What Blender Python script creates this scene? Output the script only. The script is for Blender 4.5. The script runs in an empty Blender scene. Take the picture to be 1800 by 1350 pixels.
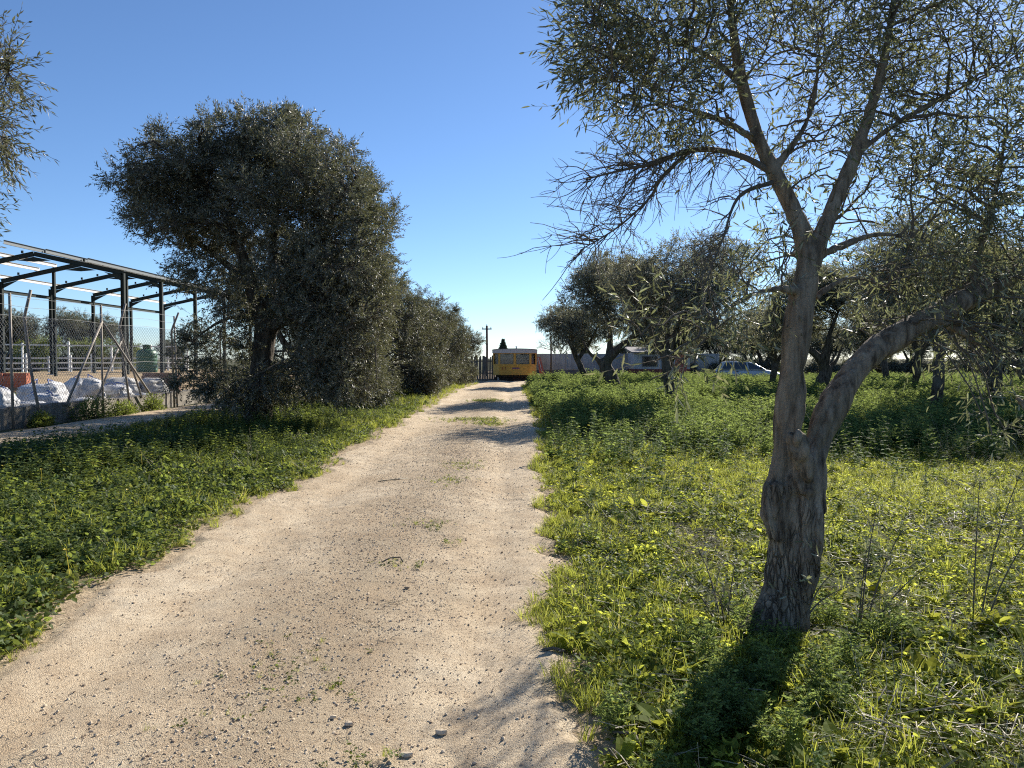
import bpy, math, random
import numpy as np
from mathutils import Vector, kdtree

R = math.radians
scene = bpy.context.scene
COL = scene.collection

# ------------------------------------------------------------------ camera, sky, sun, exposure
cam_data = bpy.data.cameras.new('camera')
cam_data.sensor_width = 36.0
cam_data.lens = 27.05
cam_data.clip_start = 0.05
cam_data.clip_end = 6000
cam = bpy.data.objects.new('camera', cam_data)
COL.objects.link(cam)
cam.location = (0, 0, 1.6)
cam.rotation_euler = (R(90 - 1.86), 0, 0)
scene.camera = cam

SUN_EL, SUN_AZ = R(29.0), R(32.0)          # azimuth measured from +Y towards +X
world = bpy.data.worlds.new('World')
scene.world = world
world.use_nodes = True
wn = world.node_tree
sky = wn.nodes.new('ShaderNodeTexSky')
sky.sky_type = 'NISHITA'
sky.sun_disc = False
sky.sun_elevation = SUN_EL
sky.sun_rotation = SUN_AZ
sky.air_density = 0.8
sky.dust_density = 0.1
sky.ozone_density = 6.0
wn.links.new(sky.outputs[0], wn.nodes['Background'].inputs[0])
wn.nodes['Background'].inputs[1].default_value = 0.082

SUN_DIR = Vector((math.cos(SUN_EL) * math.sin(SUN_AZ), math.cos(SUN_EL) * math.cos(SUN_AZ), math.sin(SUN_EL)))
sun_data = bpy.data.lights.new('sun', 'SUN')
sun_data.energy = 5.0
sun_data.angle = R(0.53)
sun_data.color = (1.0, 0.93, 0.82)
sun = bpy.data.objects.new('sun', sun_data)
COL.objects.link(sun)
sun.location = (20, 30, 30)
sun.rotation_euler = SUN_DIR.to_track_quat('Z', 'Y').to_euler()

scene.view_settings.view_transform = 'Standard'
scene.view_settings.look = 'None'
scene.view_settings.exposure = 0.9
scene.view_settings.gamma = 1.0
scene.render.engine = 'CYCLES'
scene.cycles.use_denoising = False
scene.cycles.max_bounces = 6
scene.cycles.diffuse_bounces = 3
scene.cycles.transmission_bounces = 4
scene.cycles.pixel_filter_type = 'BLACKMAN_HARRIS'
scene.cycles.filter_width = 1.15
scene.cycles.caustics_reflective = False
scene.cycles.caustics_refractive = False

# ------------------------------------------------------------------ numeric helpers
def hash3(ix, iy, iz, seed):
    h = (ix.astype(np.int64) * 374761393 + iy.astype(np.int64) * 668265263 + iz.astype(np.int64) * 2147483647 + seed * 1274126177) & 0xFFFFFFFF
    h = ((h ^ (h >> 13)) * 1274126177) & 0xFFFFFFFF
    h = (h ^ (h >> 16)) & 0xFFFFFF
    return h / float(0xFFFFFF)

def vnoise(p, seed=0):
    """value noise in 0..1 at the points p (N,3)"""
    p = np.asarray(p, float)
    i = np.floor(p).astype(np.int64)
    f = p - i
    f = f * f * (3 - 2 * f)
    out = 0
    for dx in (0, 1):
        wx = f[:, 0] if dx else 1 - f[:, 0]
        for dy in (0, 1):
            wy = f[:, 1] if dy else 1 - f[:, 1]
            for dz in (0, 1):
                wz = f[:, 2] if dz else 1 - f[:, 2]
                out = out + wx * wy * wz * hash3(i[:, 0] + dx, i[:, 1] + dy, i[:, 2] + dz, seed)
    return out

def noise2(x, y, scale, seed=0, octaves=3):
    x = np.asarray(x, float).ravel(); y = np.asarray(y, float).ravel()
    s, a, t = 0, 1.0, 0
    for o in range(octaves):
        p = np.stack([x * scale * 2 ** o, y * scale * 2 ** o, np.full_like(x, o * 7.3)], 1)
        s = s + a * vnoise(p, seed + o); t += a; a *= 0.5
    return s / t

def unit(v):
    v = np.asarray(v, float)
    return v / np.maximum(np.linalg.norm(v, axis=-1, keepdims=True), 1e-9)

# ------------------------------------------------------------------ object helpers
def link(o, parent=None):
    COL.objects.link(o)
    if parent is not None:
        o.parent = parent
    return o

def tag(o, label=None, cat=None, group=None, kind=None):
    if label: o['label'] = label
    if cat: o['category'] = cat
    if group: o['group'] = group
    if kind: o['kind'] = kind
    return o

def empty(name, loc=(0, 0, 0), rz=0.0):
    o = bpy.data.objects.new(name, None)
    o.empty_display_size = 0.2
    o.location = loc
    o.rotation_euler = (0, 0, rz)
    return link(o)

def fast_mesh(name, V, F, smooth=False):
    """V (N,3) and F (M,k) arrays, k = 3 or 4"""
    V = np.ascontiguousarray(V, np.float32); F = np.ascontiguousarray(F, np.int32)
    me = bpy.data.meshes.new(name)
    k = F.shape[1]
    me.vertices.add(len(V)); me.vertices.foreach_set('co', V.ravel())
    me.loops.add(F.size); me.loops.foreach_set('vertex_index', F.ravel())
    me.polygons.add(len(F))
    me.polygons.foreach_set('loop_start', np.arange(0, F.size, k, dtype=np.int32))
    me.polygons.foreach_set('loop_total', np.full(len(F), k, np.int32))
    me.polygons.foreach_set('use_smooth', np.full(len(F), bool(smooth)))
    me.update(calc_edges=True)
    return me

def mesh_obj(name, me, mat, parent=None):
    if mat is not None and not me.materials:
        me.materials.append(mat)
    return link(bpy.data.objects.new(name, me), parent)

class MB:
    """collects polygons; build() links them as ONE mesh object"""
    def __init__(self):
        self.v, self.f = [], []
    def add(self, vs, fs):
        n = len(self.v)
        self.v += [tuple(map(float, p)) for p in vs]
        self.f += [tuple(i + n for i in f) for f in fs]
        return self
    def box(self, x0, x1, y0, y1, z0, z1):
        vs = [(x0, y0, z0), (x1, y0, z0), (x1, y1, z0), (x0, y1, z0), (x0, y0, z1), (x1, y0, z1), (x1, y1, z1), (x0, y1, z1)]
        return self.add(vs, [(3, 2, 1, 0), (4, 5, 6, 7), (0, 1, 5, 4), (1, 2, 6, 5), (2, 3, 7, 6), (3, 0, 4, 7)])
    def prism(self, prof, a, b, up=(0, 0, 1)):
        """extrude a closed 2-D profile (u sideways, v up) from point a to point b"""
        a, b = Vector(a), Vector(b)
        d = (b - a).normalized(); up = Vector(up)
        s = d.cross(up)
        s = s.normalized() if s.length > 1e-6 else Vector((1, 0, 0))
        w = s.cross(d).normalized()
        n = len(prof)
        vs = [a + s * u + w * v for u, v in prof] + [b + s * u + w * v for u, v in prof]
        fs = [tuple(range(n))[::-1], tuple(range(n, 2 * n))] + [(i, (i + 1) % n, n + (i + 1) % n, n + i) for i in range(n)]
        return self.add(vs, fs)
    def rod(self, pts, r, sides=8, caps=True):
        pts = np.asarray(pts, float)
        rr = np.broadcast_to(np.asarray(r, float), (len(pts),))
        V, F = tube(pts, rr, sides)
        self.add(V, F.tolist())
        if caps:
            n = len(self.v) - len(V); m = len(V)
            self.f.append(tuple(n + i for i in range(sides))[::-1])
            self.f.append(tuple(n + m - sides + i for i in range(sides)))
        return self
    def lathe(self, prof, sides=20, c=(0, 0, 0)):
        vs, fs = [], []
        for r, z in prof:
            for k in range(sides):
                a = 2 * math.pi * k / sides
                vs.append((c[0] + r * math.cos(a), c[1] + r * math.sin(a), c[2] + z))
        for j in range(len(prof) - 1):
            for k in range(sides):
                fs.append((j * sides + k, j * sides + (k + 1) % sides, (j + 1) * sides + (k + 1) % sides, (j + 1) * sides + k))
        fs.append(tuple(range(sides))[::-1]); fs.append(tuple((len(prof) - 1) * sides + k for k in range(sides)))
        return self.add(vs, fs)
    def mesh(self, name):
        me = bpy.data.meshes.new(name)
        me.from_pydata(self.v, [], self.f); me.update()
        return me
    def build(self, name, mat, parent=None, smooth=False, bevel=0.0):
        me = self.mesh(name)
        if smooth: me.shade_smooth()
        o = mesh_obj(name, me, mat, parent)
        if bevel:
            m = o.modifiers.new('bevel', 'BEVEL'); m.width = bevel; m.segments = 2; m.limit_method = 'ANGLE'
        return o

def frames(pts):
    """tangent and two normals along a polyline (parallel transport)"""
    t = np.gradient(pts, axis=0); t = unit(t)
    ref = np.array([1.0, 0, 0]) if abs(t[0][0]) < 0.8 else np.array([0, 1.0, 0])
    n = unit(np.cross(t[0], ref)); N = [n]
    for i in range(1, len(pts)):
        n = N[-1] - t[i] * np.dot(N[-1], t[i]); N.append(unit(n))
    N = np.array(N)
    return t, N, np.cross(t, N)

def tube(pts, radii, sides=8):
    pts = np.asarray(pts, float); radii = np.asarray(radii, float)
    t, N, B = frames(pts)
    a = np.linspace(0, 2 * math.pi, sides, endpoint=False)
    V = pts[:, None, :] + radii[:, None, None] * (np.cos(a)[None, :, None] * N[:, None, :] + np.sin(a)[None, :, None] * B[:, None, :])
    k = np.arange(sides); k2 = (k + 1) % sides
    F = [np.stack([i * sides + k, i * sides + k2, (i + 1) * sides + k2, (i + 1) * sides + k], 1) for i in range(len(pts) - 1)]
    return V.reshape(-1, 3), np.concatenate(F)

def merge(parts):
    n, Vs, Fs = 0, [], []
    for V, F in parts:
        Vs.append(V); Fs.append(np.asarray(F) + n); n += len(V)
    return np.concatenate(Vs), np.concatenate(Fs)

def smooth_curve(ctrl, step=0.08):
    """Catmull-Rom through control points (rows x,y,z,r)"""
    c = np.asarray(ctrl, float)
    c = np.vstack([2 * c[0] - c[1], c, 2 * c[-1] - c[-2]])
    out = []
    for i in range(1, len(c) - 2):
        n = max(2, int(np.linalg.norm(c[i + 1, :3] - c[i, :3]) / step))
        u = np.linspace(0, 1, n, endpoint=False)[:, None]
        out.append(0.5 * (2 * c[i] + (c[i + 1] - c[i - 1]) * u + (2 * c[i - 1] - 5 * c[i] + 4 * c[i + 1] - c[i + 2]) * u ** 2 + (3 * c[i] - c[i - 1] - 3 * c[i + 1] + c[i + 2]) * u ** 3))
    out.append(c[-2:-1])
    out = np.vstack(out)
    out[:, 3] = np.maximum(out[:, 3], 0.003)
    return out

# ------------------------------------------------------------------ materials
class Mat:
    def __init__(self, name):
        self.m = bpy.data.materials.new(name); self.m.use_nodes = True
        self.t = self.m.node_tree; self.p = self.t.nodes['Principled BSDF']; self.out = self.t.nodes['Material Output']
    def n(self, kind, **kw):
        nd = self.t.nodes.new('ShaderNode' + kind)
        for k, v in kw.items():
            if isinstance(k, str) and hasattr(nd, k): setattr(nd, k, v)
        return nd
    def l(self, a, b): self.t.links.new(a, b)
    def set(self, **kw):
        for k, v in kw.items(): self.p.inputs[k.replace('_', ' ')].default_value = v
        return self
    def coord(self, kind='Object'): return self.n('TexCoord').outputs[kind]
    def pos(self): return self.n('NewGeometry').outputs['Position']
    def noise(self, vec, scale, detail=4, rough=0.55):
        nd = self.n('TexNoise'); nd.inputs['Scale'].default_value = scale; nd.inputs['Detail'].default_value = detail
        nd.inputs['Roughness'].default_value = rough; self.l(vec, nd.inputs['Vector']); return nd.outputs['Fac']
    def stretch(self, vec, s):
        m = self.n('Mapping'); m.inputs['Scale'].default_value = s; self.l(vec, m.inputs['Vector']); return m.outputs[0]
    def ramp(self, fac, stops):
        r = self.n('ValToRGB'); e = r.color_ramp.elements
        while len(e) < len(stops): e.new(0.5)
        for el, (p, c) in zip(e, stops): el.position = p; el.color = (*c, 1) if len(c) == 3 else c
        self.l(fac, r.inputs[0]); return r.outputs[0]
    def mix(self, fac, a, b, mode='MIX'):
        m = self.n('MixRGB', blend_type=mode)
        for i, x in zip((0, 1, 2), (fac, a, b)):
            if hasattr(x, 'is_linked'): self.l(x, m.inputs[i])
            else: m.inputs[i].default_value = x if i == 0 else (*x, 1)
        return m.outputs[0]
    def bump(self, h, strength=0.5, dist=0.02):
        b = self.n('Bump'); b.inputs['Strength'].default_value = strength; b.inputs['Distance'].default_value = dist
        self.l(h, b.inputs['Height']); self.l(b.outputs[0], self.p.inputs['Normal']); return b
    def color(self, c): self.l(c, self.p.inputs['Base Color']); return self

def paint(name, col, rough=0.6, metal=0.0, wear=0.25, scale=6.0, dirt=(0.12, 0.10, 0.08), bump=0.15):
    m = Mat(name); v = m.pos()
    f = m.noise(v, scale, 6, 0.65)
    d = m.ramp(f, [(0.45, (0, 0, 0)), (0.75, (wear, wear, wear))])
    m.color(m.mix(d, col, dirt)).set(Roughness=rough, Metallic=metal)
    m.bump(m.noise(v, scale * 8, 3), bump, 0.004)
    return m.m

def leaf_mat(name, top, under, trans, var=0.5, yellow=(0.30, 0.26, 0.05), yamt=0.12, rough=0.45, tw=0.35, island=True, spec=0.5):
    """two-sided leaf: darker upper face, paler under face, some light passes through"""
    m = Mat(name)
    g = m.n('NewGeometry')
    ad = m.n('Math', operation='ADD'); m.l(g.outputs['Random Per Island'], ad.inputs[0]); m.l(m.n('ObjectInfo').outputs['Random'], ad.inputs[1])
    fr = m.n('Math', operation='FRACT'); m.l(ad.outputs[0], fr.inputs[0]); rnd = fr.outputs[0]
    base = m.mix(g.outputs['Backfacing'], top, under)
    val = m.ramp(rnd, [(0.0, (1 - var,) * 3), (1.0, (1 + var * 0.8,) * 3)])
    base = m.mix(1.0, base, val, 'MULTIPLY')
    yl = m.ramp(rnd, [(1 - yamt, (0, 0, 0)), (1.0, (0.8, 0.8, 0.8))])
    base = m.mix(yl, base, yellow)
    m.color(base).set(Roughness=rough)
    m.p.inputs['Specular IOR Level'].default_value = spec
    tr = m.n('BsdfTranslucent')
    m.l(m.mix(1.0, m.mix(yl, trans, yellow), val, 'MULTIPLY'), tr.inputs['Color'])
    mx = m.n('MixShader'); mx.inputs[0].default_value = tw
    m.l(m.p.outputs[0], mx.inputs[1]); m.l(tr.outputs[0], mx.inputs[2]); m.l(mx.outputs[0], m.out.inputs['Surface'])
    return m.m

def bark_mat(name, c0, c1, scale=1.0):
    m = Mat(name); v = m.coord('Object')
    st = m.stretch(v, (9 * scale, 9 * scale, 1.6 * scale))
    a = m.noise(st, 2.2, 8, 0.65); b = m.noise(v, 26 * scale, 6, 0.7); c = m.noise(v, 2.1, 4)
    col = m.ramp(a, [(0.34, tuple(x * 0.22 for x in c0)), (0.46, c0), (0.66, c1)])
    col = m.mix(m.ramp(b, [(0.45, (0, 0, 0)), (0.8, (0.45,) * 3)]), col, tuple(x * 0.5 for x in c0))
    col = m.mix(m.ramp(c, [(0.5, (0, 0, 0)), (0.72, (0.4,) * 3)]), col, (0.10, 0.105, 0.06))
    warp = m.n('VectorMath', operation='ADD'); wn_ = m.n('TexNoise'); wn_.inputs['Scale'].default_value = 5; m.l(v, wn_.inputs['Vector'])
    ws = m.n('VectorMath', operation='SCALE'); m.l(wn_.outputs['Color'], ws.inputs[0]); ws.inputs['Scale'].default_value = 0.09
    m.l(v, warp.inputs[0]); m.l(ws.outputs[0], warp.inputs[1])
    vo = m.n('TexVoronoi', feature='DISTANCE_TO_EDGE'); vo.inputs['Scale'].default_value = 1.0
    m.l(m.stretch(warp.outputs[0], (40 * scale, 40 * scale, 8 * scale)), vo.inputs['Vector'])
    crack = m.ramp(vo.outputs['Distance'], [(0.0, (0, 0, 0)), (0.14, (1, 1, 1))])
    keep = m.ramp(m.noise(v, 3.2, 4), [(0.40, (1, 1, 1)), (0.58, (0.1,) * 3)])
    oz = m.n('SeparateXYZ'); m.l(v, oz.inputs[0]); old = m.ramp(oz.outputs[2], [(0.75, (1, 1, 1)), (1.0, (0.12,) * 3)]); keep = m.mix(1.0, keep, old, 'MULTIPLY')
    ck = m.mix(keep, (1, 1, 1), crack)
    col = m.mix(0.42, col, m.mix(1.0, col, ck, 'MULTIPLY'))
    m.color(col).set(Roughness=0.9); m.p.inputs['Specular IOR Level'].default_value = 0.2
    m.bump(m.mix(0.45, m.mix(0.4, a, b), ck), 1.0, 0.04)
    return m.m

M = {}
M['bark'] = bark_mat('olive bark', (0.20, 0.155, 0.112), (0.36, 0.295, 0.22))
M['bark_dark'] = bark_mat('old olive bark', (0.09, 0.075, 0.06), (0.18, 0.155, 0.125), 0.7)
M['twig'] = paint('twig bark', (0.13, 0.11, 0.085), 0.9, wear=0.4, dirt=(0.05, 0.045, 0.035))
M['leaf_hero'] = leaf_mat('olive leaf near', (0.095, 0.11, 0.06), (0.26, 0.275, 0.215), (0.26, 0.28, 0.12), yamt=0.10, yellow=(0.26, 0.23, 0.12), rough=0.5, tw=0.34, spec=0.32)
M['leaf'] = leaf_mat('olive leaf', (0.072, 0.080, 0.050), (0.24, 0.245, 0.20), (0.17, 0.175, 0.075), yamt=0.08, yellow=(0.22, 0.18, 0.10), rough=0.46, tw=0.28, spec=0.38)
M['leaf_far'] = leaf_mat('olive leaf far', (0.11, 0.118, 0.08), (0.28, 0.29, 0.235), (0.28, 0.28, 0.15), yamt=0.10, yellow=(0.26, 0.22, 0.13), rough=0.5, tw=0.34, spec=0.3)
M['leaf_citrus'] = leaf_mat('shrub leaf', (0.10, 0.15, 0.03), (0.13, 0.17, 0.05), (0.30, 0.36, 0.05), yamt=0.1, rough=0.4, tw=0.35)
M['leaf_cypress'] = leaf_mat('cypress leaf', (0.05, 0.07, 0.045), (0.06, 0.08, 0.05), (0.08, 0.10, 0.05), yamt=0.0, rough=0.7, tw=0.2)
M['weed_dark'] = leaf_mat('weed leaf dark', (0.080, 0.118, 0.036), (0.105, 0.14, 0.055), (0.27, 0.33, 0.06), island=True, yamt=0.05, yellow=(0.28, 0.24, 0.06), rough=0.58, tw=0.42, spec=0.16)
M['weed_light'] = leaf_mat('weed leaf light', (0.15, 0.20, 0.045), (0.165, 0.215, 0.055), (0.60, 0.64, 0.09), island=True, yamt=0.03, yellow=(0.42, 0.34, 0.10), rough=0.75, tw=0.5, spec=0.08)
M['weed_rosette'] = leaf_mat('rosette leaf', (0.12, 0.16, 0.035), (0.14, 0.18, 0.05), (0.42, 0.44, 0.06), yamt=0.025, yellow=(0.34, 0.26, 0.07), rough=0.7, tw=0.46, spec=0.06)
M['weed_blue'] = leaf_mat('weed leaf feathery', (0.09, 0.14, 0.05), (0.11, 0.155, 0.07), (0.34, 0.43, 0.11), island=True, yamt=0.03, rough=0.7, tw=0.44, spec=0.06)
M['grass'] = leaf_mat('grass blade', (0.115, 0.165, 0.035), (0.125, 0.175, 0.04), (0.50, 0.54, 0.08), island=True, yamt=0.15, yellow=(0.44, 0.36, 0.12), rough=0.5, tw=0.48, spec=0.22)
M['straw'] = leaf_mat('dry straw', (0.40, 0.34, 0.22), (0.42, 0.36, 0.24), (0.45, 0.38, 0.22), island=True, yamt=0.0, rough=0.6, tw=0.2)
M['petal'] = paint('yellow petal', (0.62, 0.48, 0.04), 0.5, wear=0.0)

def mat_track():
    m = Mat('pale compacted earth'); v = m.pos()
    big = m.noise(v, 0.45, 5, 0.6); mid = m.noise(v, 3.5, 6, 0.65); fine = m.noise(v, 55, 4, 0.7); grit = m.noise(v, 190, 2, 0.6)
    col = m.ramp(big, [(0.32, (0.55, 0.43, 0.285)), (0.5, (0.67, 0.55, 0.385)), (0.68, (0.73, 0.62, 0.455))])
    sx = m.n('SeparateXYZ'); m.l(v, sx.inputs[0])
    wob = m.n('MapRange'); m.l(m.noise(v, 1.1, 5, 0.6), wob.inputs['Value']); wob.inputs['To Min'].default_value = -0.75; wob.inputs['To Max'].default_value = 0.75
    ax = m.n('Math', operation='ADD'); m.l(sx.outputs[0], ax.inputs[0]); ax.inputs[1].default_value = 1.05
    ab = m.n('Math', operation='ABSOLUTE'); m.l(ax.outputs[0], ab.inputs[0])
    aw = m.n('Math', operation='ADD'); m.l(ab.outputs[0], aw.inputs[0]); m.l(wob.outputs[0], aw.inputs[1])
    strip = m.ramp(aw.outputs[0], [(0.05, (0.8,) * 3), (0.75, (0, 0, 0))])
    col = m.mix(strip, col, (0.37, 0.30, 0.205))
    col = m.mix(m.ramp(mid, [(0.35, (0.5,) * 3), (0.62, (0, 0, 0))]), col, (0.40, 0.285, 0.175))
    col = m.mix(m.ramp(fine, [(0.36, (0.6,) * 3), (0.50, (0, 0, 0))]), col, (0.27, 0.19, 0.115))
    col = m.mix(m.ramp(grit, [(0.60, (0, 0, 0)), (0.75, (0.45,) * 3)]), col, (0.66, 0.58, 0.46))
    m.color(col).set(Roughness=0.95); m.p.inputs['Specular IOR Level'].default_value = 0.15
    h = m.mix(0.5, m.mix(0.5, mid, fine), grit)
    m.bump(h, 0.9, 0.03)
    return m.m
M['track'] = mat_track()

def mat_ground():
    m = Mat('soil under weeds'); v = m.pos()
    a = m.noise(v, 0.6, 6, 0.6); b = m.noise(v, 9, 6, 0.7); c = m.noise(v, 60, 3, 0.7)
    soil = m.ramp(b, [(0.3, (0.10, 0.075, 0.05)), (0.7, (0.26, 0.20, 0.14))])
    green = m.ramp(b, [(0.3, (0.035, 0.055, 0.018)), (0.7, (0.09, 0.12, 0.04))])
    col = m.mix(m.ramp(a, [(0.38, (0.35,) * 3), (0.62, (0.9,) * 3)]), soil, green)
    sx = m.n('SeparateXYZ'); m.l(v, sx.inputs[0])
    ax = m.n('Math', operation='ADD'); m.l(sx.outputs[0], ax.inputs[0]); ax.inputs[1].default_value = 1.2
    ab = m.n('Math', operation='ABSOLUTE'); m.l(ax.outputs[0], ab.inputs[0])
    wob = m.n('MapRange'); m.l(m.noise(v, 2.4, 5, 0.65), wob.inputs['Value']); wob.inputs['To Min'].default_value = -0.5; wob.inputs['To Max'].default_value = 0.5
    aw = m.n('Math', operation='ADD'); m.l(ab.outputs[0], aw.inputs[0]); m.l(wob.outputs[0], aw.inputs[1])
    half = m.n('Math', operation='MULTIPLY'); m.l(aw.outputs[0], half.inputs[0]); half.inputs[1].default_value = 0.4
    edge = m.ramp(half.outputs[0], [(0.70, (1, 1, 1)), (0.84, (0, 0, 0))])
    sandy = m.ramp(m.noise(v, 14, 5, 0.7), [(0.3, (0.22, 0.165, 0.11)), (0.65, (0.46, 0.365, 0.25))])
    col = m.mix(edge, col, sandy)
    m.color(col).set(Roughness=1.0); m.p.inputs['Specular IOR Level'].default_value = 0.1
    m.bump(m.mix(0.5, b, c), 0.8, 0.04)
    return m.m
M['ground'] = mat_ground()

def mat_sand():
    m = Mat('yard sand'); v = m.pos()
    a = m.noise(v, 0.5, 5); b = m.noise(v, 6, 6, 0.7)
    col = m.mix(a, (0.46, 0.33, 0.17), (0.36, 0.25, 0.13))
    col = m.mix(m.ramp(b, [(0.35, (0.5,) * 3), (0.6, (0, 0, 0))]), col, (0.26, 0.18, 0.10))
    m.color(col).set(Roughness=1.0); m.bump(b, 0.8, 0.06)
    return m.m
M['sand'] = mat_sand()

def mat_concrete(name, c0, c1):
    m = Mat(name); v = m.pos()
    a = m.noise(v, 1.3, 6, 0.65); b = m.noise(v, 30, 4, 0.7)
    s = m.noise(m.stretch(v, (6, 6, 0.6)), 1.2, 5, 0.6)
    col = m.ramp(a, [(0.3, c0), (0.7, c1)])
    col = m.mix(m.ramp(s, [(0.48, (0, 0, 0)), (0.7, (0.55,) * 3)]), col, tuple(x * 0.45 for x in c0))
    m.color(col).set(Roughness=0.92); m.bump(m.mix(0.5, a, b), 0.5, 0.015)
    return m.m
M['concrete'] = mat_concrete('weathered concrete', (0.20, 0.175, 0.14), (0.34, 0.31, 0.26))
M['grey_wall'] = mat_concrete('grey wall', (0.36, 0.35, 0.335), (0.56, 0.545, 0.525))
M['dark_wall'] = mat_concrete('dark plinth', (0.15, 0.14, 0.14), (0.25, 0.23, 0.225))
M['white_wall'] = mat_concrete('whitewash', (0.42, 0.42, 0.41), (0.55, 0.54, 0.53))
M['red_wall'] = mat_concrete('oxide red dado', (0.17, 0.05, 0.04), (0.24, 0.08, 0.06))
M['steel'] = paint('dark green steel', (0.010, 0.020, 0.018), 0.85, 0.0, 0.2, 3, (0.03, 0.035, 0.03))
M['galv'] = paint('galvanised steel', (0.48, 0.49, 0.50), 0.45, 0.35, 0.3, 5, (0.25, 0.24, 0.22))
M['purlin'] = paint('primed purlin steel', (0.13, 0.15, 0.155), 0.6, 0, 0.4, 4, (0.10, 0.10, 0.10))
M['post'] = paint('weathered fence post', (0.27, 0.245, 0.215), 0.7, 0.15, 0.7, 7, (0.13, 0.09, 0.06))
M['wire'] = paint('fence wire', (0.30, 0.30, 0.29), 0.5, 0.3, 0.3, 10)
M['white_paint'] = paint('white rail paint', (0.78, 0.77, 0.73), 0.5, 0, 0.45, 5, (0.35, 0.30, 0.24))
M['bag'] = paint('white woven sack', (0.58, 0.59, 0.61), 0.7, 0, 0.6, 3, (0.30, 0.28, 0.26), 0.6)
M['bag_grey'] = paint('grey dusty sack', (0.45, 0.44, 0.42), 0.7, 0, 0.5, 4, (0.25, 0.22, 0.19), 0.5)
M['strap'] = paint('blue strap', (0.04, 0.10, 0.32), 0.6, 0, 0.2, 6)
M['brick_red'] = paint('red brick', (0.40, 0.13, 0.07), 0.9, 0, 0.5, 9, (0.22, 0.10, 0.06))
M['brick_brown'] = paint('brown brick', (0.22, 0.12, 0.085), 0.9, 0, 0.5, 9, (0.10, 0.07, 0.055))
M['pallet'] = paint('pallet wood', (0.24, 0.17, 0.10), 0.9, 0, 0.6, 6)
M['tank'] = paint('green polyethylene', (0.02, 0.11, 0.045), 0.45, 0, 0.2, 3, (0.06, 0.09, 0.06))
M['van_yellow'] = paint('ochre caravan paint', (0.56, 0.335, 0.055), 0.5, 0, 0.4, 2.5, (0.36, 0.19, 0.05))
M['van_rust'] = paint('rust stain', (0.30, 0.09, 0.03), 0.8, 0, 0.4, 5)
M['van_white'] = paint('caravan roof white', (0.50, 0.49, 0.49), 0.5, 0, 0.35, 3, (0.38, 0.36, 0.34))
M['van_dark'] = paint('dark underbody', (0.03, 0.03, 0.032), 0.8, 0, 0.3, 4)
M['curtain'] = paint('net curtain', (0.52, 0.52, 0.50), 0.9, 0, 0.3, 4, (0.35, 0.34, 0.33))
M['rubber'] = paint('tyre rubber', (0.02, 0.02, 0.021), 0.85, 0, 0.3, 8)
M['rust_post'] = paint('rusty post', (0.075, 0.045, 0.035), 0.85, 0, 0.5, 8, (0.14, 0.06, 0.03))
M['orange'] = paint('orange gas bottle', (0.62, 0.11, 0.02), 0.45, 0, 0.25, 10)
M['red_panel'] = paint('faded red panel', (0.42, 0.09, 0.06), 0.7, 0, 0.5, 5, (0.55, 0.35, 0.28))
M['board'] = paint('weathered board', (0.15, 0.135, 0.12), 0.9, 0, 0.6, 5, (0.06, 0.05, 0.045))
M['purple'] = paint('number plate purple', (0.16, 0.06, 0.14), 0.5, 0, 0.2, 10)
M['car'] = paint('pale silver car paint', (0.60, 0.63, 0.66), 0.3, 0.2, 0.15, 3, (0.45, 0.45, 0.44), 0.02)
M['chrome'] = paint('hub metal', (0.5, 0.5, 0.52), 0.35, 0.8, 0.2, 8)
M['black_plastic'] = paint('black trim', (0.02, 0.02, 0.022), 0.6, 0, 0.2, 8)
M['red_lamp'] = paint('red lamp lens', (0.35, 0.02, 0.02), 0.25, 0, 0.0, 8)
M['stone'] = paint('pale pebble', (0.58, 0.475, 0.34), 0.9, 0, 0.6, 30, (0.40, 0.31, 0.21))
M['stone_dark'] = paint('brown pebble', (0.34, 0.25, 0.165), 0.9, 0, 0.6, 30, (0.22, 0.16, 0.105))
def mat_glass(name, tint, refl=0.12):
    m = Mat(name)
    tr = m.n('BsdfTransparent'); tr.inputs[0].default_value = (*tint, 1)
    gl = m.n('BsdfGlossy'); gl.inputs['Roughness'].default_value = 0.06
    fr = m.n('Fresnel'); fr.inputs[0].default_value = 1.5
    mx = m.n('MixShader'); m.l(fr.outputs[0], mx.inputs[0]); m.l(tr.outputs[0], mx.inputs[1]); m.l(gl.outputs[0], mx.inputs[2])
    m.l(mx.outputs[0], m.out.inputs['Surface'])
    return m.m
M['glass'] = mat_glass('window glass', (0.75, 0.77, 0.78))
M['car_glass'] = mat_glass('car glass', (0.35, 0.38, 0.40))

# ------------------------------------------------------------------ the setting
TRACK_L, TRACK_R = -2.75, 0.30
def left_edge(y):
    y = np.asarray(y, float)
    return -2.75 + np.clip((y - 36) / 18, 0, 1) ** 2 * 0.9 + 0.30 * (noise2(y, 0 * y, 0.7, 11) - 0.5) + 0.5 * (noise2(y, 0 * y + 3, 2.6, 12, 3) - 0.5)
def right_edge(y):
    y = np.asarray(y, float)
    return 0.30 + np.clip((y - 8) / 12, 0, 1) * 0.38 + np.clip((y - 42) / 10, 0, 1) ** 2 * 1.6 + 0.30 * (noise2(y, 0 * y + 9, 0.8, 13) - 0.5) + 0.36 * (noise2(y, 0 * y + 5, 3.0, 14, 3) - 0.5)

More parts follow.
